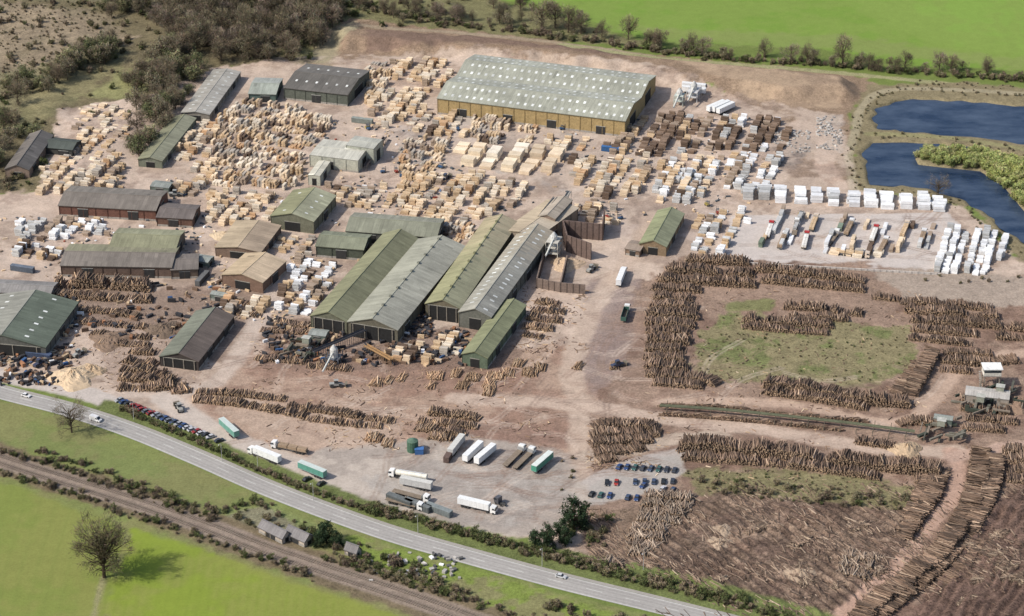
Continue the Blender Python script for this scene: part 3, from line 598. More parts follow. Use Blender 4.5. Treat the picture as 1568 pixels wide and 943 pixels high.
LG=[
([(1050,399),(1100,402),(1150,404)],6.5,4.2),([(1020,414),(1090,418),(1155,422)],7,4),([(1008,428),(1080,433),(1160,438)],6.5,3.4),([(998,441),(1075,446)],6,3),([(1155,412),(1220,420),(1325,432)],6,4.2),([(1165,430),(1250,438),(1325,445)],6,3.4),
([(1335,455),(1380,460)],5,2),([(1000,455),(1062,460)],6.5,3),([(996,468),(1070,473)],6.5,3.6),([(990,481),(1070,487)],6.5,3.8),([(988,494),(1066,500)],6.5,3.4),([(990,507),(1058,512)],6,3),([(990,520),(1058,525)],6.5,3.6),([(988,534),(1052,538)],6,3.4),([(985,547),(1050,552)],6,3),([(988,560),(1056,566)],6.5,3.5),([(990,573),(1075,580),(1100,590)],6.5,3),([(1000,586),(1080,592)],6,2.4),
([(1165,588),(1240,600),(1320,615),(1395,620)],7,4.8),([(1170,600),(1260,613),(1330,626)],6,3.4),([(1393,606),(1412,572),(1428,540)],7,4.4),([(1372,604),(1398,572),(1408,555)],6,3),
([(1138,490),(1200,495),(1275,500)],6,3.6),([(1135,500),(1200,506),(1270,511)],5,2.4),([(1200,470),(1260,474),(1322,482)],6,3.6),([(1208,484),(1300,490)],5,3),
([(1380,463),(1450,467),(1520,474)],6,3),([(1385,476),(1450,481),(1530,487)],6,3.4),([(1395,490),(1460,496),(1535,500)],6,3.4),([(1395,504),(1450,509),(1500,513)],6,2.8),([(1392,518),(1450,524),(1490,528)],5,2.6),([(1440,552),(1500,557),(1560,552)],6,3),([(1445,540),(1520,543)],5,2.4),([(1520,500),(1600,508)],6,3),([(1525,516),(1600,520)],6,2.6),([(1440,566),(1490,570)],5,2.4),
([(1040,686),(1100,688),(1200,697),(1300,711),(1380,719),(1445,727)],7.5,5.6),([(1045,701),(1200,712),(1350,732)],5.5,3.0),([(1400,735),(1440,738)],6,3),
([(1442,722),(1427,760),(1402,795),(1382,825)],7,3.6),([(1422,732),(1405,765),(1390,790)],5.5,2.6),
([(1502,690),(1496,740),(1478,790),(1440,850),(1390,890),(1330,935),(1310,960)],8,4.6),([(1525,700),(1520,740),(1500,790),(1480,820)],7,3.4),([(1468,835),(1430,875),(1380,915),(1345,945)],7,3),([(1500,825),(1470,870),(1430,905)],6,1.8),
([(1535,690),(1600,694)],6.5,3.6),([(1540,704),(1600,708)],6.5,3.2),([(1540,718),(1600,722)],6.5,3),([(1538,733),(1590,738)],6,2.6),
([(908,655),(960,651),(1008,656)],6,3.2),([(905,668),(960,664),(1012,664)],6,3.2),([(906,681),(950,677),(1000,674)],6,3),([(910,694),(950,691),(988,685)],6,2.8),([(914,706),(945,702)],5,2),
([(300,601),(350,603),(400,608),(440,612)],5,2.2),([(296,612),(360,618),(420,628),(470,638)],5.5,2.8),([(440,622),(500,630),(560,640),(605,645)],5,2.4),([(465,640),(540,650),(585,653)],5,2.0),
([(655,632),(700,637),(735,642)],5,3),([(642,644),(690,650),(732,654)],5,2.8),([(636,656),(680,661),(715,665)],5,2.6),([(655,669),(700,673)],4.5,2),
([(180,594),(230,595),(285,591)],6,3.2),([(182,579),(230,583),(275,585)],6,3.2),([(185,565),(225,570),(255,574)],6,3),([(188,552),(225,557),(240,560)],6,3),([(200,538),(238,542)],5,2.4),([(262,600),(295,598)],5,2),
([(83,436),(160,438),(238,443)],8,5.8),([(80,451),(160,457),(235,461)],6,3.2),([(100,472),(180,480),(215,486)],5,2.2),([(120,492),(170,497),(230,502)],5,1.8),([(140,510),(180,514),(232,518)],5,1.8),([(150,524),(232,530)],5,1.8),
([(800,512),(832,517)],4.5,2.2),([(800,500),(848,505)],5,2.6),([(808,487),(862,492)],5.5,3),([(815,474),(866,479)],5.5,3),([(820,462),(858,467)],5,2.6),
([(400,505),(470,510)],5,1.8),([(392,548),(470,555)],5,1.6),([(470,560),(540,566)],5,1.8),([(420,495),(480,500)],5,2),
([(350,462),(405,468)],5,1.8),([(350,478),(400,484)],4,1.4),
([(1375,650),(1400,647),(1450,652)],5,3),([(1310,676),(1390,688)],5.5,2.4),([(1480,640),(1560,648)],5,2.6),([(1475,655),(1540,660)],5,2.4),([(1470,610),(1560,618)],5,2.4),([(1470,625),(1550,632)],5,2.4),
([(905,800),(925,790)],4,1.2),
]
for i,(p,ln,h) in enumerate(LG):
    far_=p[0][0]<900
    logs("log_pile",p,ln,h,seed=i,r=.27,gap=.22 if far_ else .06,pal=BARK if not far_ else BARK+[((.42,.29,.18),4)])
WPAL=[((.27,.21,.16),3),((.19,.14,.105),4),((.36,.29,.22),1.2)]
for i,(p) in enumerate([[(988,758),(1064,765)],[(983,770),(1058,777)],[(978,782),(1050,789)],[(974,794),(1042,801)],[(968,807),(1032,813)],[(963,820),(1022,826)],[(960,833),(1010,839)],[(962,845),(1000,849)],[(1290,850),(1350,857)],[(1286,863),(1342,870)],[(1283,876),(1335,884)],[(925,858),(955,866)]]):
    logs("weathered_log_pile",p,6,2.6,seed=200+i,pal=WPAL,r=.26,loose=.14,gap=.15)
for i,(u,v,n) in enumerate([(568,585,3),(590,582,2),(610,578,2),(655,575,4),(690,572,3),(712,578,4),(745,575,5),(770,570,3),(740,600,3),(800,570,4),(818,562,3),(740,588,3),(560,670,4),(585,678,3),(880,560,2),(935,560,2),(700,590,3),(655,590,2),(785,556,3)]):
    logs("pole_bundle",[(u,v),(u+n*6,v+2)],7,1.8,r=.22,seed=300+i,pal=[((.42,.28,.17),3),((.30,.2,.13),3),((.5,.38,.26),1)])
# low tangles of brash and short poles in the cleared ground
BR=[]
for k in range(46):
    u,v=random.choice([(random.uniform(1030,1380),random.uniform(800,905)),(random.uniform(1460,1560),random.uniform(815,930)),(random.uniform(910,1000),random.uniform(800,860))])
    if sdf(*[np.array([q]) for q in P(u,v)],FURR)[0]<-4 or sdf(*[np.array([q]) for q in P(u,v)],FURR2)[0]<-4: BR.append((u,v))
for i,(u,v) in enumerate(BR):
    s_=random.uniform(12,34);o=logs("brash_heap",[(u,v),(u+s_,v-s_*.45)],4.5,1.7,r=.14,seed=500+i,pal=[((.24,.175,.13),2),((.14,.10,.075),3),((.36,.28,.2),1)],loose=.5,gap=.1)
# ------------------------------------------------------------------ loose debris
def scatter(name,regs,pal,n,L=(.8,3.2),wd=(.1,.3),ht=(.05,.3),angs=None):
    mb=MB();C=[];A_=[]
    for k in range(n):
        rg=random.choice(regs);u=random.uniform(rg[0],rg[2]);v=random.uniform(rg[1],rg[3]);p=P(u,v);C.append(p);A_.append(random.choice(angs)+random.gauss(0,.3) if angs else random.uniform(0,3.14))
    C=np.array(C);keep=vnoise(C[:,0],C[:,1],12,55)>rng.uniform(.25,.7,n);C=C[keep];A_=np.array(A_)[keep];n=len(C)
    z=gh(C[:,0],C[:,1]);hh=rng.uniform(*ht,n);mb.boxes(np.c_[C,z+hh/2],np.c_[rng.uniform(*L,n)/2,rng.uniform(*wd,n),hh/2],A_,pick(pal,n,.25));return mb.obj(name,[M_WOOD])
scatter("timber_debris",[(380,510,840,600),(400,600,860,690),(900,640,1010,720),(980,440,1420,640),(1000,600,1560,740),(800,440,900,540),(80,440,330,600)],[(TAN,1),((.3,.2,.13),3),(PALE,.4),((.12,.08,.06),4)],4600,L=(.6,2.8),wd=(.08,.2))
scatter("bark_debris",[(1000,740,1420,943),(1030,760,1400,900),(1400,740,1568,943),(900,780,1050,870)],[((.30,.22,.16),2),((.19,.13,.095),4),((.09,.065,.05),4),((.40,.31,.23),.6)],9000,L=(1,6),wd=(.07,.2),angs=[2.15,2.0,2.3])
scatter("yard_oddments",[(250,270,640,400),(0,330,340,440),(480,180,720,340),(720,180,1180,340),(320,400,480,500),(0,440,120,560)],[(TAN,3),(WHT,1),((.08,.09,.1),4),(PALE,1.5),((.1,.15,.25),.2),((.3,.08,.05),.2),(WEA,2)],1900,L=(.8,2.6),wd=(.2,.6),ht=(.2,1.0))
scatter("mill_oddments",[(400,490,560,560),(540,505,720,560),(0,520,110,590),(60,430,340,520),(620,480,660,515)],[((.04,.04,.045),6),((.15,.1,.07),4),(TAN,1),((.3,.15,.08),1),(WHT,.3),((.04,.09,.2),.4)],1300,L=(1,4),wd=(.2,.8),ht=(.3,2.0))
scatter("stone_rubble",[(1250,178,1290,232),(1185,200,1240,235)],[((.45,.43,.4),3),((.3,.28,.26),3)],500,L=(.5,1.6),wd=(.2,.6),ht=(.2,.8))
scatter("garden_clutter",[(560,845,720,890),(600,850,700,880)],[((.45,.43,.4),2),((.3,.28,.26),2),(WHT,.6),((.1,.1,.1),2)],70,L=(.8,2.2),wd=(.3,.8),ht=(.3,1.2))
def heap(name,u,v,R,h,col):
    c=P(u,v);mb=MB();nr,na=12,36;V=[(c[0],c[1],h)];g_=np.random.default_rng(int(u))
    for i in range(1,nr+1):
        for k in range(na):
            a=2*math.pi*k/na;rr=R*i/nr*(1+.18*math.sin(3*a+u)+.08*math.sin(7*a));V.append((c[0]+rr*math.cos(a),c[1]+rr*math.sin(a),max(h*(1-i/nr)**.85*(1+.12*math.sin(5*a+i))+g_.normal()*.12,-.05) if i<nr else -.05))
    mb.add(V,[[0,1+k,1+(k+1)%na] for k in range(na)],col)
    mb.add(V,[[1+(i-1)*na+k,1+i*na+k,1+i*na+(k+1)%na,1+(i-1)*na+(k+1)%na] for i in range(1,nr) for k in range(na)],col);mb.obj(name,[M_WOOD])
heap("sawdust_heap",112,578,11,4,(.52,.40,.27));heap("sawdust_heap",140,568,6,3,(.43,.32,.21));heap("sawdust_heap",1388,690,7,3.5,(.40,.30,.2));heap("sawdust_heap",868,405,8,3,(.47,.35,.24));heap("sawdust_heap",345,362,7,2.5,(.48,.38,.26));heap("bark_heap",250,505,8,2.5,(.15,.11,.08));heap("bark_heap",170,520,10,1.8,(.20,.14,.10));heap("soil_heap",1560,620,8,3,(.25,.17,.12));heap("bark_heap",1105,812,5,1.6,(.34,.26,.19));heap("bark_heap",1100,832,5,1.6,(.34,.26,.19));heap("bark_heap",1225,880,7,1.8,(.33,.25,.18))
def walls(name,pxs,h,col,th=.3):
    mb=MB()
    for (a,b) in pxs:
        p,q=P(*a),P(*b);c=(p+q)/2;L=np.linalg.norm(q-p);an_=math.atan2(q[1]-p[1],q[0]-p[0]);mb.box(c[0],c[1],h/2,L/2,th,h/2,col,0,an_)
        for t in np.arange(0,L,3): m=p+(q-p)*t/L;mb.box(m[0]+.35*math.sin(an_),m[1]-.35*math.cos(an_),h/2,.15,.15,h/2+.15,np.array(col)*.7,0,an_)
    return mb.obj(name,[M_WALL])
walls("chip_bunker",[((822,440),(858,447)),((858,447),(868,405)),((822,440),(832,400)),((858,447),(896,450))],5,(.19,.145,.12))
walls("tall_chip_silo_walls",[((862,362),(922,368)),((868,385),(905,398)),((862,362),(868,385)),((922,368),(925,345))],9,(.14,.10,.085))
walls("retaining_wall",[((1108,402),(1440,421))],1.0,(.5,.46,.42),.25)
def steelplant(u,v,w_,l_,h,col,name):
    p=P(u,v);mb=MB()
    for lev in range(1,int(h/3)+1): mb.box(p[0],p[1],lev*3,w_,l_,.15,col,0,A2)
    ca,sa=math.cos(A2),math.sin(A2)
    for sx in (-1,0,1):
        for sy in (-1,1):
            x,y=sx*w_,sy*l_;mb.box(p[0]+x*ca-y*sa,p[1]+x*sa+y*ca,h/2,.18,.18,h/2,col,0,A2)
    mb.prisms([[p[0],p[1],2]],[[p[0],p[1],h+2]],1.8,1.8,10,(.5,.5,.48),(.5,.5,.48));mb.prisms([[p[0],p[1],h+2]],[[p[0],p[1],h+4]],1.8,.4,10,(.45,.45,.43),(.4,.4,.4))
    mb.prisms([[p[0],p[1],h+1]],[[p[0]-14*ca,p[1]-14*sa,h-2]],.5,.5,6,(.55,.55,.5),(.4,.4,.4))
    return mb.obj(name,[M_WALL])
steelplant(848,392,4,3,9,(.45,.43,.38),"dust_extraction_plant");steelplant(1062,152,5,3,7,(.5,.5,.5),"boiler_plant");steelplant(1040,160,3,2.5,6,(.42,.46,.42),"boiler_plant");steelplant(512,555,3,3,5,(.10,.11,.13),"debarker")
def conveyor(name,a,b,h0,h1,col,wd=.9):
    p,q=P(*a),P(*b);n=12;mb=MB();an_=math.atan2(q[1]-p[1],q[0]-p[0]);nn=np.array([-math.sin(an_),math.cos(an_)])*wd
    A_=np.array([*p,h0]);B_=np.array([*q,h1]);N=np.array([*nn,0])
    mb.add([A_-N,A_+N,B_+N,B_-N],[[0,1,2,3]],np.array(col)*.6)
    for s_ in (-1,1): mb.add([A_+N*s_,B_+N*s_,B_+N*s_+[0,0,.9],A_+N*s_+[0,0,.9]],[[0,1,2,3]],col)
    for k in range(n+1):
        m=A_+(B_-A_)*k/n
        if m[2]>.6:
            for s_ in (-1,1): c=m+N*s_;mb.box(c[0],c[1],c[2]/2,.1,.1,c[2]/2,np.array(col)*.7)
    return mb.obj(name,[M_WALL])
conveyor("chip_conveyor",(790,400),(850,330),7,10,(.55,.53,.48));conveyor("chip_conveyor",(815,395),(872,318),4,9,(.5,.48,.44));conveyor("chip_conveyor",(560,535),(600,560),2,3,(.32,.2,.1));conveyor("chip_conveyor",(480,548),(560,520),3,5,(.12,.12,.13));conveyor("chip_conveyor",(590,215),(560,262),2,3,(.15,.13,.12))
def sorter(px):
    path=smooth(PP(px),6);mb=MB();seg=path[1:]-path[:-1]
    for i in range(len(seg)):
        L=np.linalg.norm(seg[i]);a=math.atan2(seg[i][1],seg[i][0]);c=(path[i]+path[i+1])/2;mb.box(c[0],c[1],2.2,L/2,.5,.15,(.10,.12,.09),0,a)
        for o in (-.55,.55): mb.box(c[0]-math.sin(a)*o,c[1]+math.cos(a)*o,2.6,L/2,.07,.25,(.16,.17,.11),0,a)
        nn=np.array([-math.sin(a),math.cos(a)])
        for o in (-4.5,-1,1,4.5): q=c+nn*o;mb.box(q[0],q[1],1.25,.15,.15,1.25,(.15,.13,.1),0,a)
    return mb.obj("log_sorting_line",[M_WALL])
sorter([(1010,628),(1100,634),(1200,644),(1300,655),(1400,668)])
logs("sorted_logs",[(1012,636),(1100,642),(1200,651),(1290,660)],3.4,2.4,seed=77,rel=20);logs("sorted_logs",[(1012,622),(1100,626),(1200,636),(1330,648)],3.4,2.2,seed=78,rel=20)
def grader(u,v,k=0):
    p=P(u,v);mb=MB()
    for i in range(22): mb.box(p[0]+random.uniform(-9,9),p[1]+random.uniform(-9,9),random.uniform(.8,3.5),random.uniform(.6,4.5),random.uniform(.2,.7),random.uniform(.3,.8),random.choice([(.05,.06,.045),(.10,.10,.08),(.16,.15,.12),(.22,.18,.14)]),0,random.choice([A1,A2,.6]))
    mb.box(p[0],p[1],5,1.6,1.4,1.3,(.26,.27,.22),0,A1);mb.box(p[0],p[1],6.4,1.9,1.6,.1,(.4,.4,.36),0,A1)
    for s_ in (-1,1): mb.box(p[0]+s_*1.4,p[1],1.9,.15,.15,1.9,(.2,.2,.18))
    mb.obj("log_grading_machine",[M_WALL])
grader(1440,662);grader(1530,610);grader(470,535);grader(1500,625)
# ------------------------------------------------------------------ vehicles
def wheels(mb,xs_,w_,r=.5,z=None,t=.3):
    for x in xs_:
        for s_ in (-1,1): mb.prisms([[x,s_*w_,r]],[[x,s_*(w_-t),r]],r,r,12,(.02,.02,.02),(.05,.05,.05),1)
def car_mesh(col):
    mb=MB();mb.prof([(-2.15,.35),(2.15,.35),(2.2,.7),(1.9,.86),(1.0,.95),(-1.9,.98),(-2.15,.85)],-.86,.86,col)
    mb.prof([(-1.85,.97),(1.0,.95),(.35,1.42),(-1.35,1.44)],-.74,.74,(.02,.025,.03),2);mb.prof([(-1.3,1.45),(.3,1.43),(.25,1.5),(-1.2,1.52)],-.70,.70,col)
    wheels(mb,(-1.35,1.35),.88,.32,t=.2);mb.box(2.17,.6,.65,.05,.2,.08,(.7,.7,.7));mb.box(2.17,-.6,.65,.05,.2,.08,(.7,.7,.7));return mb.mesh("car",[M_PAINT,M_WALL,M_GLASS],False)[0]
def van_mesh(col):
    mb=MB();mb.prof([(-2.7,.4),(2.6,.4),(2.7,1.0),(1.9,1.35),(1.1,2.2),(.8,2.35),(-2.7,2.35)],-.98,.98,col);mb.prof([(1.95,1.38),(2.02,1.42),(1.2,2.2),(1.12,2.16)],-.85,.85,(.02,.025,.03),2)
    for s_ in (-1,1): mb.prof([(.5,1.4),(1.7,1.4),(1.1,2.0),(.5,2.0)],s_*.985-.01,s_*.985+.01,(.02,.025,.03),2)
    wheels(mb,(-1.7,1.7),1.0,.35,t=.22);return mb.mesh("van",[M_PAINT,M_WALL,M_GLASS],False)[0]
def truck_mesh(kind,col,cab=(.75,.75,.73),top=(.72,.73,.72)):
    mb=MB()
    if kind!='trailer':
        mb.prof([(5.9,.6),(8.1,.6),(8.2,1.9),(7.95,3.2),(6.2,3.45),(5.9,3.4)],-1.22,1.22,cab);mb.prof([(8.16,2.0),(8.24,2.0),(8.02,3.0),(7.94,3.0)],-1.05,1.05,(.02,.03,.04),2)
        for s_ in (-1,1): mb.box(7.3,s_*1.23,2.5,.5,.02,.4,(.02,.03,.04),2);mb.box(8.1,s_*1.4,2.5,.1,.15,.3,(.05,.05,.05))
        wheels(mb,(7.3,4.6),1.22,.52);mb.box(5.6,0,.9,2.6,.5,.2,(.06,.06,.06),1)
    if kind in('box','trailer','flat','tank','load'):
        mb.box(-1.6,0,1.15,6.8,.5,.18,(.06,.06,.06),1);wheels(mb,(-6.4,-5.1,-3.8),1.22,.52)
        mb.box(-1.5,0,1.0,.8,1.1,.35,(.1,.1,.1),1)
    if kind in('box','trailer'):
        mb.box(-1.6,0,2.75,6.8,1.25,1.35,col);mb.box(-1.6,0,4.14,6.85,1.28,.05,top);mb.box(5.22,0,2.75,.03,1.27,1.3,(.7,.7,.7));mb.box(-1.6,0,1.38,6.84,1.28,.06,(.3,.3,.3))
        for x in (-6,-3,0,3): mb.box(x,0,2.75,.06,1.28,1.3,np.array(col)*.85)
    if kind=='tank':
        mb.prisms([[-8.2,0,2.5]],[[5.0,0,2.5]],1.2,1.2,14,col,col);mb.prisms([[5.0,0,2.5]],[[5.3,0,2.5]],1.2,.7,14,col,col);mb.box(-1.6,0,3.75,5.5,.35,.06,(.5,.5,.5))
        for x in (-6,-3,0,3): mb.prisms([[x,0,3.6]],[[x,0,3.95]],.35,.35,8,(.6,.6,.6),(.5,.5,.5));mb.prisms([[x-.06,0,2.5]],[[x+.06,0,2.5]],1.24,1.24,14,np.array(col)*.8)
    if kind in('flat','load'):
        mb.box(-1.6,0,1.42,6.8,1.25,.1,(.2,.16,.12),1);mb.box(5.15,0,2.2,.06,1.25,.8,(.3,.3,.3))
        if kind=='load':
            for x in (-6,-1.6,2.8):
                for y in (-.6,.6): mb.box(x,y,2.15,2.0,.55,.6,np.array(col)*random.uniform(.9,1.1),1)
    if kind=='skip':
        mb.box(0,0,1.1,4.5,.5,.2,(.06,.06,.06),1);wheels(mb,(-3.2,-1.9,-.6),1.22,.52)
        for y in (-1.2,1.2): mb.box(-.6,y,2.3,5.2,.06,1.05,col)
        for x in (-5.8,4.6): mb.box(x,0,2.3,.06,1.2,1.05,col)
        mb.box(-.6,0,1.45,5.2,1.2,.1,(.12,.1,.08),1)
    return mb.mesh("truck",[M_PAINT,M_WALL,M_GLASS],False)[0]
def loader_mesh(col):
    mb=MB();mb.prof([(-3,.9),(1.2,.9),(1.2,1.7),(-.5,2.0),(-3,1.9)],-.9,.9,col);mb.prof([(-.9,2),(1.0,1.7),(.8,3.3),(-.8,3.3)],-.75,.75,(.03,.04,.05),2);mb.box(0,0,3.4,1,.85,.08,col);wheels(mb,(-1.9,2.0),1.3,.85,t=.6);mb.box(2,0,1.2,1,.4,.3,col)
    for s_ in (-.6,.6): mb.prof([(.8,2.0),(1.1,2.1),(4.2,1.1),(4.0,.8)],s_-.12,s_+.12,col)
    mb.prof([(4,.2),(5.2,.15),(4.3,.3),(4.2,1.5),(4.9,1.9),(4.0,1.7)],-1.4,1.4,(.15,.13,.1),1);return mb.mesh("loader",[M_PAINT,M_WALL,M_GLASS],False)[0]
def forklift_mesh(col):
    mb=MB();mb.prof([(-1.6,.4),(1,.4),(1,1.0),(-.3,1.3),(-1.6,1.4)],-.75,.75,col);mb.box(-.1,0,2.55,.8,.7,.05,(.1,.1,.1))
    for x in (-.8,.6):
        for y in (-.65,.65): mb.box(x,y,1.9,.05,.05,.65,(.1,.1,.1))
    for y in (-.4,.4): mb.box(1.2,y,1.8,.08,.08,1.7,(.12,.12,.12));mb.box(2.0,y,.3,.7,.08,.05,(.12,.12,.12))
    wheels(mb,(-1,.7),.8,.45)
    return mb.mesh("forklift",[M_PAINT,M_WALL,M_GLASS],False)[0]
def put(name,me_,u,v,ang,z=0,world=False):
    p=P(u,v);o=bpy.data.objects.new(name,me_);o.location=(p[0],p[1],z);o.rotation_euler=(0,0,ang);scene.collection.objects.link(o);return o
def dirpx(a,b): p,q=P(*a),P(*b);return math.atan2(q[1]-p[1],q[0]-p[0])
CC=[(.04,.045,.06),(.26,.03,.03),(.03,.06,.16),(.45,.45,.47),(.7,.7,.7),(.02,.02,.02),(.15,.16,.18),(.04,.10,.09),(.3,.31,.33),(.05,.07,.12),(.30,.03,.02),(.5,.51,.52)]
CM=[car_mesh(c) for c in CC]
def cars(a,b,n,rel,pr=1.0,mets=None):
    base=dirpx(a,b)
    for k in range(n):
        if random.random()>pr: continue
        t=k/(n-1);put("parked_car",random.choice(mets or CM),a[0]+(b[0]-a[0])*t,a[1]+(b[1]-a[1])*t,base+D2R(rel)+random.choice([0,math.pi])+random.gauss(0,.05))
cars((183,614),(336,676),23,70,.95,[CM[0],CM[5],CM[6],CM[9],CM[8],CM[3],CM[1],CM[2]])
cars((948,716),(1045,722),9,75,.9,[CM[2],CM[0],CM[7],CM[9],CM[6],CM[2]]);cars((915,741),(1030,738),9,80,.85);cars((906,758),(975,764),6,80,.9);cars((985,745),(1030,752),4,80,.7)
cars((470,735),(492,742),2,80)
put("car",CM[4],40,607,dirpx((0,601),(100,627)));put("van",van_mesh((.7,.7,.7)),147,644,dirpx((100,627),(200,660)));put("car",CM[11],859,884,dirpx((850,889),(1000,926)))
GT=(.10,.27,.22);WT=(.70,.71,.71)
TW=truck_mesh('box',WT);TR=truck_mesh('trailer',GT,top=(.50,.56,.53));TRG=truck_mesh('trailer',(.06,.24,.17),top=(.62,.66,.62));TRW=truck_mesh('trailer',WT);TK=truck_mesh('tank',(.68,.66,.58));TF=truck_mesh('flat',WT);TL=truck_mesh('load',TAN,(.6,.5,.4));TS=truck_mesh('skip',(.05,.11,.09));TLW=truck_mesh('load',(.66,.64,.6),(.4,.03,.03));TLD=truck_mesh('load',(.3,.22,.15),(.7,.7,.7));TRGR=truck_mesh('trailer',(.45,.45,.44),top=(.55,.54,.5));TTR=truck_mesh('tractor',WT,(.08,.08,.09))
def trk(me_,a,b,name="articulated_lorry"): put(name,me_,(a[0]+b[0])/2,(a[1]+b[1])/2,dirpx(a,b))
trk(TR,(362,672),(335,648),"curtain_trailer");trk(TW,(430,712),(380,692));trk(TR,(500,735),(448,714),"curtain_trailer");trk(TLD,(472,696),(415,684))
trk(TK,(655,738),(595,728),"tanker_lorry");trk(TRGR,(662,752),(602,740),"box_trailer")
trk(TRW,(710,712),(744,680),"white_trailer");trk(TRW,(727,716),(765,684),"white_trailer");trk(TRGR,(690,700),(712,672),"box_trailer")
trk(TRG,(815,728),(852,696),"curtain_trailer");trk(TW,(698,772),(765,788));trk(TF,(775,715),(800,690));trk(TF,(790,718),(815,694));trk(TF,(600,754),(660,770));trk(TF,(590,767),(650,782))
put("tractor_unit",TTR,783,780,dirpx((800,786),(770,772)));trk(TS,(952,502),(962,470),"tipper_lorry");trk(TW,(945,445),(958,412),"articulated_lorry")
trk(TRW,(1078,176),(1120,158),"white_trailer");trk(TRW,(1092,180),(1135,160),"white_trailer");trk(TRW,(1085,177),(1128,158),"white_trailer");trk(TRW,(1048,136),(1085,140),"white_trailer");trk(TRW,(1048,142),(1085,146),"white_trailer")
for (u,v,me_) in ((1233,372,TLW),(1246,345,TL),(1218,352,TF),(1178,356,TLW),(1300,352,TLD),(1275,368,TF),(1338,362,TLW),(1385,355,TL),(1412,368,TLD),(1306,392,TL),(1198,372,TLD),(1352,380,TLD)): put("flatbed_lorry",me_,u,v,A2+random.gauss(0,.05) if v!=392 else A1)
LMG=loader_mesh((.30,.30,.28));LMB=loader_mesh((.05,.06,.10))
for u,v,a,m_ in ((275,628,2,LMG),(515,592,.1,LMG),(945,562,.5,LMB),(682,275,1,LMB),(268,300,0,LMG),(120,545,1,LMG),(60,560,1,LMB),(905,415,1,LMG)): put("wheel_loader",m_,u,v,a)
FL=forklift_mesh((.3,.24,.06));FLR=forklift_mesh((.3,.05,.03));FLB=forklift_mesh((.04,.1,.2))
for k in range(18):
    u,v=random.choice([(700,200),(860,200),(960,210),(820,280),(560,200),(600,270),(440,260),(260,300),(380,350),(930,330),(1080,320),(1250,330),(1400,350),(700,260),(500,240)]);put("forklift",random.choice([FL,FLR,FLB]),u+random.uniform(-25,25),v+random.uniform(-8,8),random.uniform(0,6))
mb=MB();p=P(632,690);mb.prisms([[p[0],p[1],0]],[[p[0],p[1],5]],2.4,2.4,14,(.06,.12,.08),(.1,.16,.12));mb.prisms([[p[0],p[1],5]],[[p[0],p[1],6]],2.4,.5,14,(.09,.15,.11),(.1,.17,.13));mb.obj("green_fuel_tank",[M_WALL])
mb=MB();p=P(642,694);mb.box(p[0],p[1],1.2,1.8,1.2,1.2,(.04,.12,.3));mb.box(p[0],p[1],2.45,1.9,1.3,.08,(.06,.16,.4));mb.obj("blue_oil_tank",[M_PAINT])
def container(u,v,a,col):
    p=P(u,v);mb=MB();mb.box(p[0],p[1],1.4,6,1.2,1.3,col,0,a)
    for t in np.arange(-5.7,5.9,.8):
        for s_ in (-1.22,1.22): mb.box(p[0]+t*math.cos(a)-s_*math.sin(a),p[1]+t*math.sin(a)+s_*math.cos(a),1.4,.15,.04,1.2,np.array(col)*.8,0,a)
    mb.box(p[0],p[1],2.75,6.05,1.25,.06,np.array(col)*1.2,0,a);mb.obj("shipping_container",[M_WALL])
for u,v,a,c in ((640,778,A1*2,(.12,.13,.13)),(672,785,A1*2,(.16,.18,.18)),(612,770,A1*2,(.10,.11,.11)),(938,232,A1,(.04,.11,.25)),(1068,128,A1,(.6,.6,.6)),(35,415,A1,(.1,.12,.15)),(150,385,A1,(.1,.1,.1)),(60,548,A1,(.05,.07,.12)),(555,188,A1,(.2,.22,.2)),(310,430,A2,(.1,.1,.1)),(500,500,A1,(.22,.11,.07)),(690,698,A2,(.1,.07,.06))): container(u,v,a,c)
for u,v in ((480,772),(340,712),(640,822),(205,648),(830,873),(985,880),(395,725)):
    p=P(u,v-6);mb=MB();mb.prisms([[p[0],p[1],0]],[[p[0],p[1],8.5]],.14,.08,6,(.4,.4,.38),(.4,.4,.4));mb.prisms([[p[0],p[1],8.4]],[[p[0]-.6,p[1]-1.4,8.8]],.06,.05,5,(.4,.4,.38),(.4,.4,.4));mb.box(p[0]-.7,p[1]-1.6,8.8,.16,.35,.08,(.5,.5,.5),0,0);mb.obj("street_lamp",[M_WALL])
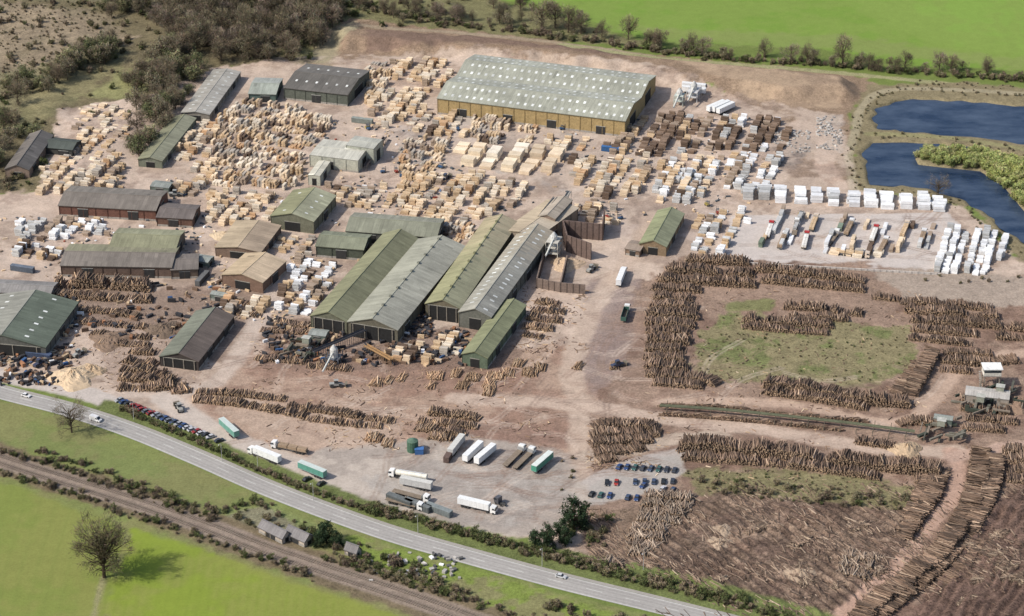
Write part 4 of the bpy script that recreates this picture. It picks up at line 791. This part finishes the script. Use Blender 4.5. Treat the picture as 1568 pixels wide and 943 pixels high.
# ------------------------------------------------------------------ vegetation
def tree_mesh(seed,Ht,R,wood,leaf,ncl=45,ntw=45,kind='bare',crown=.45,lsz=.6,wid=.055,tl=.28,spread=.17,lump=.2):
    r=np.random.default_rng(seed);mb=MB();zc=Ht*(1-crown*.95)
    mb.prisms([[0,0,-.5],[0,0,Ht*.3]],[[0,0,Ht*.3],[r.normal()*.3,r.normal()*.3,Ht*.75]],[Ht*.028,Ht*.02],[Ht*.02,Ht*.006],7,wood)
    dv=r.normal(size=(ncl,3));dv/=np.linalg.norm(dv,axis=1)[:,None];rad=r.uniform(.3,1,(ncl,1))**.5*(1+lump*np.sin(dv[:,:1]*4+seed)+lump*.8*np.sin(dv[:,1:2]*6+seed*2)+lump*.5*np.sin(dv[:,2:3]*5))
    C=dv*rad*np.array([R,R,Ht*crown])*.9+np.array([0,0,zc]);C[:,2]=np.maximum(C[:,2],Ht*.12)
    st=np.c_[np.zeros((ncl,2)),np.clip(C[:,2]*r.uniform(.4,.75,ncl),Ht*.1,Ht*.7)];mid=(st+C)/2+r.normal(size=(ncl,3))*R*.06+np.array([0,0,R*.05])
    mb.prisms(st,mid,Ht*.009,Ht*.006,4,wood);mb.prisms(mid,C,Ht*.006,Ht*.002,4,wood)
    n=ncl*ntw;ci=np.repeat(np.arange(ncl),ntw);off=r.normal(size=(n,3))*R*spread;pts=C[ci]+off;pts[:,2]=np.maximum(pts[:,2],.2)
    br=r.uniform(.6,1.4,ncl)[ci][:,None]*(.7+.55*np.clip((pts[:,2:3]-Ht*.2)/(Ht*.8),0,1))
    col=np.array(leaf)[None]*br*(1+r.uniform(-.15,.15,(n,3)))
    if kind=='bare':
        dr=pts-np.array([0,0,Ht*.35]);dr/=np.linalg.norm(dr,axis=1)[:,None];mb.twigs(pts,R*tl,wid,dr,col)
        sel=r.choice(n,ncl*5);mb.prisms(C[ci[sel]],pts[sel]+dr[sel]*R*.1,Ht*.0025,.02,3,wood)
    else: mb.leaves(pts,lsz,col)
    return mb.mesh("tree",[M_LEAF],False)[0]
BW=(.11,.085,.06)
BARE=[tree_mesh(s,13+s%4,5.0+.5*(s%3),BW,c,34,44,'bare',wid=.08) for s,c in enumerate([(.17,.135,.095),(.19,.16,.11),(.15,.13,.085),(.18,.155,.10),(.21,.17,.13)])]
OLV=[tree_mesh(10+s,10+s,4.6+.3*s,BW,c,36,46,'leaf',lsz=.42) for s,c in enumerate([(.18,.18,.095),(.21,.20,.11),(.14,.15,.075),(.19,.165,.11)])]
BUSH=[tree_mesh(20+s,3.5+.4*s,2.4,BW,c,16,40,'leaf',.5,.38) for s,c in enumerate([(.14,.13,.07),(.175,.145,.095),(.105,.12,.05),(.19,.165,.10),(.15,.12,.085)])]
WIL=[tree_mesh(30+s,4.6+.5*s,3.2,BW,c,24,50,'leaf',.5,.42) for s,c in enumerate([(.29,.31,.11),(.24,.27,.10),(.31,.31,.14)])]
PINE=[tree_mesh(40+s,13,4.2,(.08,.05,.035),(.035,.055,.028),44,60,'leaf',.48,.45) for s in range(2)]
def tput(me_,p,s,name,parent=None):
    z=float(gh(np.array([p[0]]),np.array([p[1]]))[0]);o=bpy.data.objects.new(name,me_);o.location=(p[0],p[1],z-.1);o.rotation_euler=(0,0,random.uniform(0,6.28));o.scale=(s*random.uniform(.9,1.1),s*random.uniform(.9,1.1),s);scene.collection.objects.link(o)
    if parent:o.parent=parent
    return o
def mass(name,child,regs,meshes,sc=(.8,1.2)):
    e=bpy.data.objects.new(name,None);scene.collection.objects.link(e)
    for px,n in regs:
        poly=PP(px);lo,hi=poly.min(0),poly.max(0);k=0;tries=0
        while k<n and tries<n*20:
            tries+=1;p=np.array([random.uniform(lo[0],hi[0]),random.uniform(lo[1],hi[1])])
            if sdf(p[:1],p[1:],poly)[0]<0: tput(random.choice(meshes),p,random.uniform(*sc),child,e);k+=1
def rowm(name,child,pxs,step,meshes,sc,spread=2.0):
    e=bpy.data.objects.new(name,None);scene.collection.objects.link(e)
    for px in pxs:
        path=smooth(PP(px),step)
        for p in path: tput(random.choice(meshes),p+np.random.default_rng(int(abs(p[0]*77+p[1]*13))).normal(size=2)*spread,random.uniform(*sc),child,e)
mass("woodland","tree",[([(215,10),(480,-30),(520,30),(480,95),(330,100),(260,70)],190),([(160,-80),(760,-90),(700,-20),(300,0),(160,-20)],60)],BARE+[OLV[3]],(.8,1.25))
mass("woodland","tree",[([(185,120),(270,75),(325,105),(300,150),(225,240),(198,245),(210,180)],75),([(-10,190),(20,180),(60,215),(15,290),(-60,310)],18),([(0,140),(90,105),(190,62),(205,75),(80,150),(0,175)],34),([(150,20),(230,0),(230,30),(180,50)],12)],OLV+BARE[:2],(.6,1.15))
mass("scrub","bush",[([(-40,0),(220,10),(300,100),(190,230),(100,150),(-40,200)],170),([(300,-20),(720,-10),(700,45),(520,40),(470,100),(330,100)],200),([(-80,200),(60,180),(100,170),(60,290),(-60,310)],60),([(-40,-20),(200,-20),(200,10),(-40,20)],60)],BUSH,(.25,1.0))
mass("bracken","tuft",[([(-40,0),(200,10),(190,60),(60,130),(-40,150)],420)],[BUSH[1],BUSH[3],BUSH[4]],(.12,.38))
rowm("boundary_trees","tree",[[(600,28),(700,32),(790,40),(860,48),(930,58)],[(760,8),(830,20),(890,35)],[(930,62),(1050,80),(1160,92),(1250,98)],[(1250,98),(1400,110),(1500,112),(1600,122)],[(560,20),(680,24),(800,34)]],7,[BARE[0],BARE[2],BARE[4],OLV[3],BUSH[1],BUSH[4],BUSH[0]],(.35,.9),3.5)
rowm("field_hedge","bush",[[(560,15),(700,38),(860,58),(930,66),(1050,85),(1250,100),(1420,112),(1620,128)],[(-20,160),(60,135),(120,105),(190,65)],[(700,0),(780,-12),(800,8)]],2.2,BUSH,(.45,1.1),2)
mass("pond_willows","willow",[([(1400,240),(1420,229),(1500,234),(1560,248),(1600,280),(1610,340),(1568,318),(1540,285),(1500,260),(1440,252)],230)],WIL,(.6,1.0))
rowm("pond_margin_plants","bush",[[(1310,205),(1320,178),(1350,145),(1420,138),(1568,148)],[(1325,206),(1400,210),(1500,222),(1600,240)],[(1312,290),(1400,297),(1470,312),(1500,345),(1560,392)],[(1308,215),(1305,250),(1318,288)],[(1335,150),(1420,128),(1568,135)]],2.6,[BUSH[1],BUSH[3],BUSH[0]],(.12,.42),2.4)
rowm("roadside_hedge","bush",[[(555,782),(640,800),(740,828),(850,858),(1000,898),(1120,925),(1260,965)],[(565,776),(700,812),(850,850),(1000,888),(1150,925)],[(190,628),(330,690),(440,738),(555,780)]],1.5,[BUSH[0],BUSH[2],BUSH[1]],(.3,.85),.7)
rowm("railway_hedge","bush",[[(60,692),(150,722),(240,757),(320,787),(345,780),(400,768)],[(500,858),(600,885),(700,915),(800,945),(900,975)],[(0,722),(100,752),(200,790),(330,830),(480,885)],[(0,690),(60,708),(200,755),(330,795)]],1.5,[BUSH[0],BUSH[1],BUSH[2],BUSH[4]],(.18,.72),1.3)
mass("garden_shrubs","bush",[([(480,825),(560,835),(700,890),(760,925),(640,905),(520,855)],80),([(340,780),(400,765),(480,805),(500,835),(440,835),(350,800)],34),([(880,790),(940,790),(930,840),(860,830)],30),([(800,920),(1000,950),(1100,985),(900,960)],40),([(1040,735),(1180,735),(1390,765),(1390,785),(1100,760)],60)],BUSH,(.2,.85))
mass("rough_grass_tufts","tuft",[(GP,200),([(1040,722),(1180,718),(1400,745),(1400,785),(1060,755)],180)],BUSH[:4],(.1,.25))
BIG=tree_mesh(64,26,11.5,(.08,.06,.04),(.14,.12,.075),90,62,'bare',.44,wid=.085,tl=.14,spread=.10,lump=.26)
MED=tree_mesh(62,16,8.5,(.09,.07,.05),(.17,.14,.10),54,34,'bare',.42,wid=.05,tl=.18,spread=.11,lump=.25)
tput(BIG,P(160,884),1.0,"oak_tree");tput(MED,P(110,662),1.0,"oak_tree")
for u,v,s_ in ((880,812,1.15),(858,828,.8),(838,838,.8),(820,838,.65),(866,836,.6)): tput(random.choice(PINE),P(u,v),s_,"pine_tree")
for u,v,s_ in ((500,832,.8),(515,838,.6),(490,838,.6)): tput(PINE[0],P(u,v),s_,"conifer_tree")
for u,v,s_ in ((1010,75,1.0),(1075,85,.9),(1290,100,1.2),(1438,108,.9),(1385,108,.8),(830,45,1.3),(962,60,1.0),(870,50,1.1),(850,42,1.2),(890,52,1.0)): tput(random.choice(BARE),P(u,v),s_,"hedgerow_tree")
tput(MED,P(1436,300),.7,"bare_tree")
rowm("log_bank_weeds","bush",[[(860,700),(875,720),(860,745)],[(1420,425),(1500,430),(1560,425)]],6,BUSH,(.3,.5))
print("objects",len(bpy.data.objects))
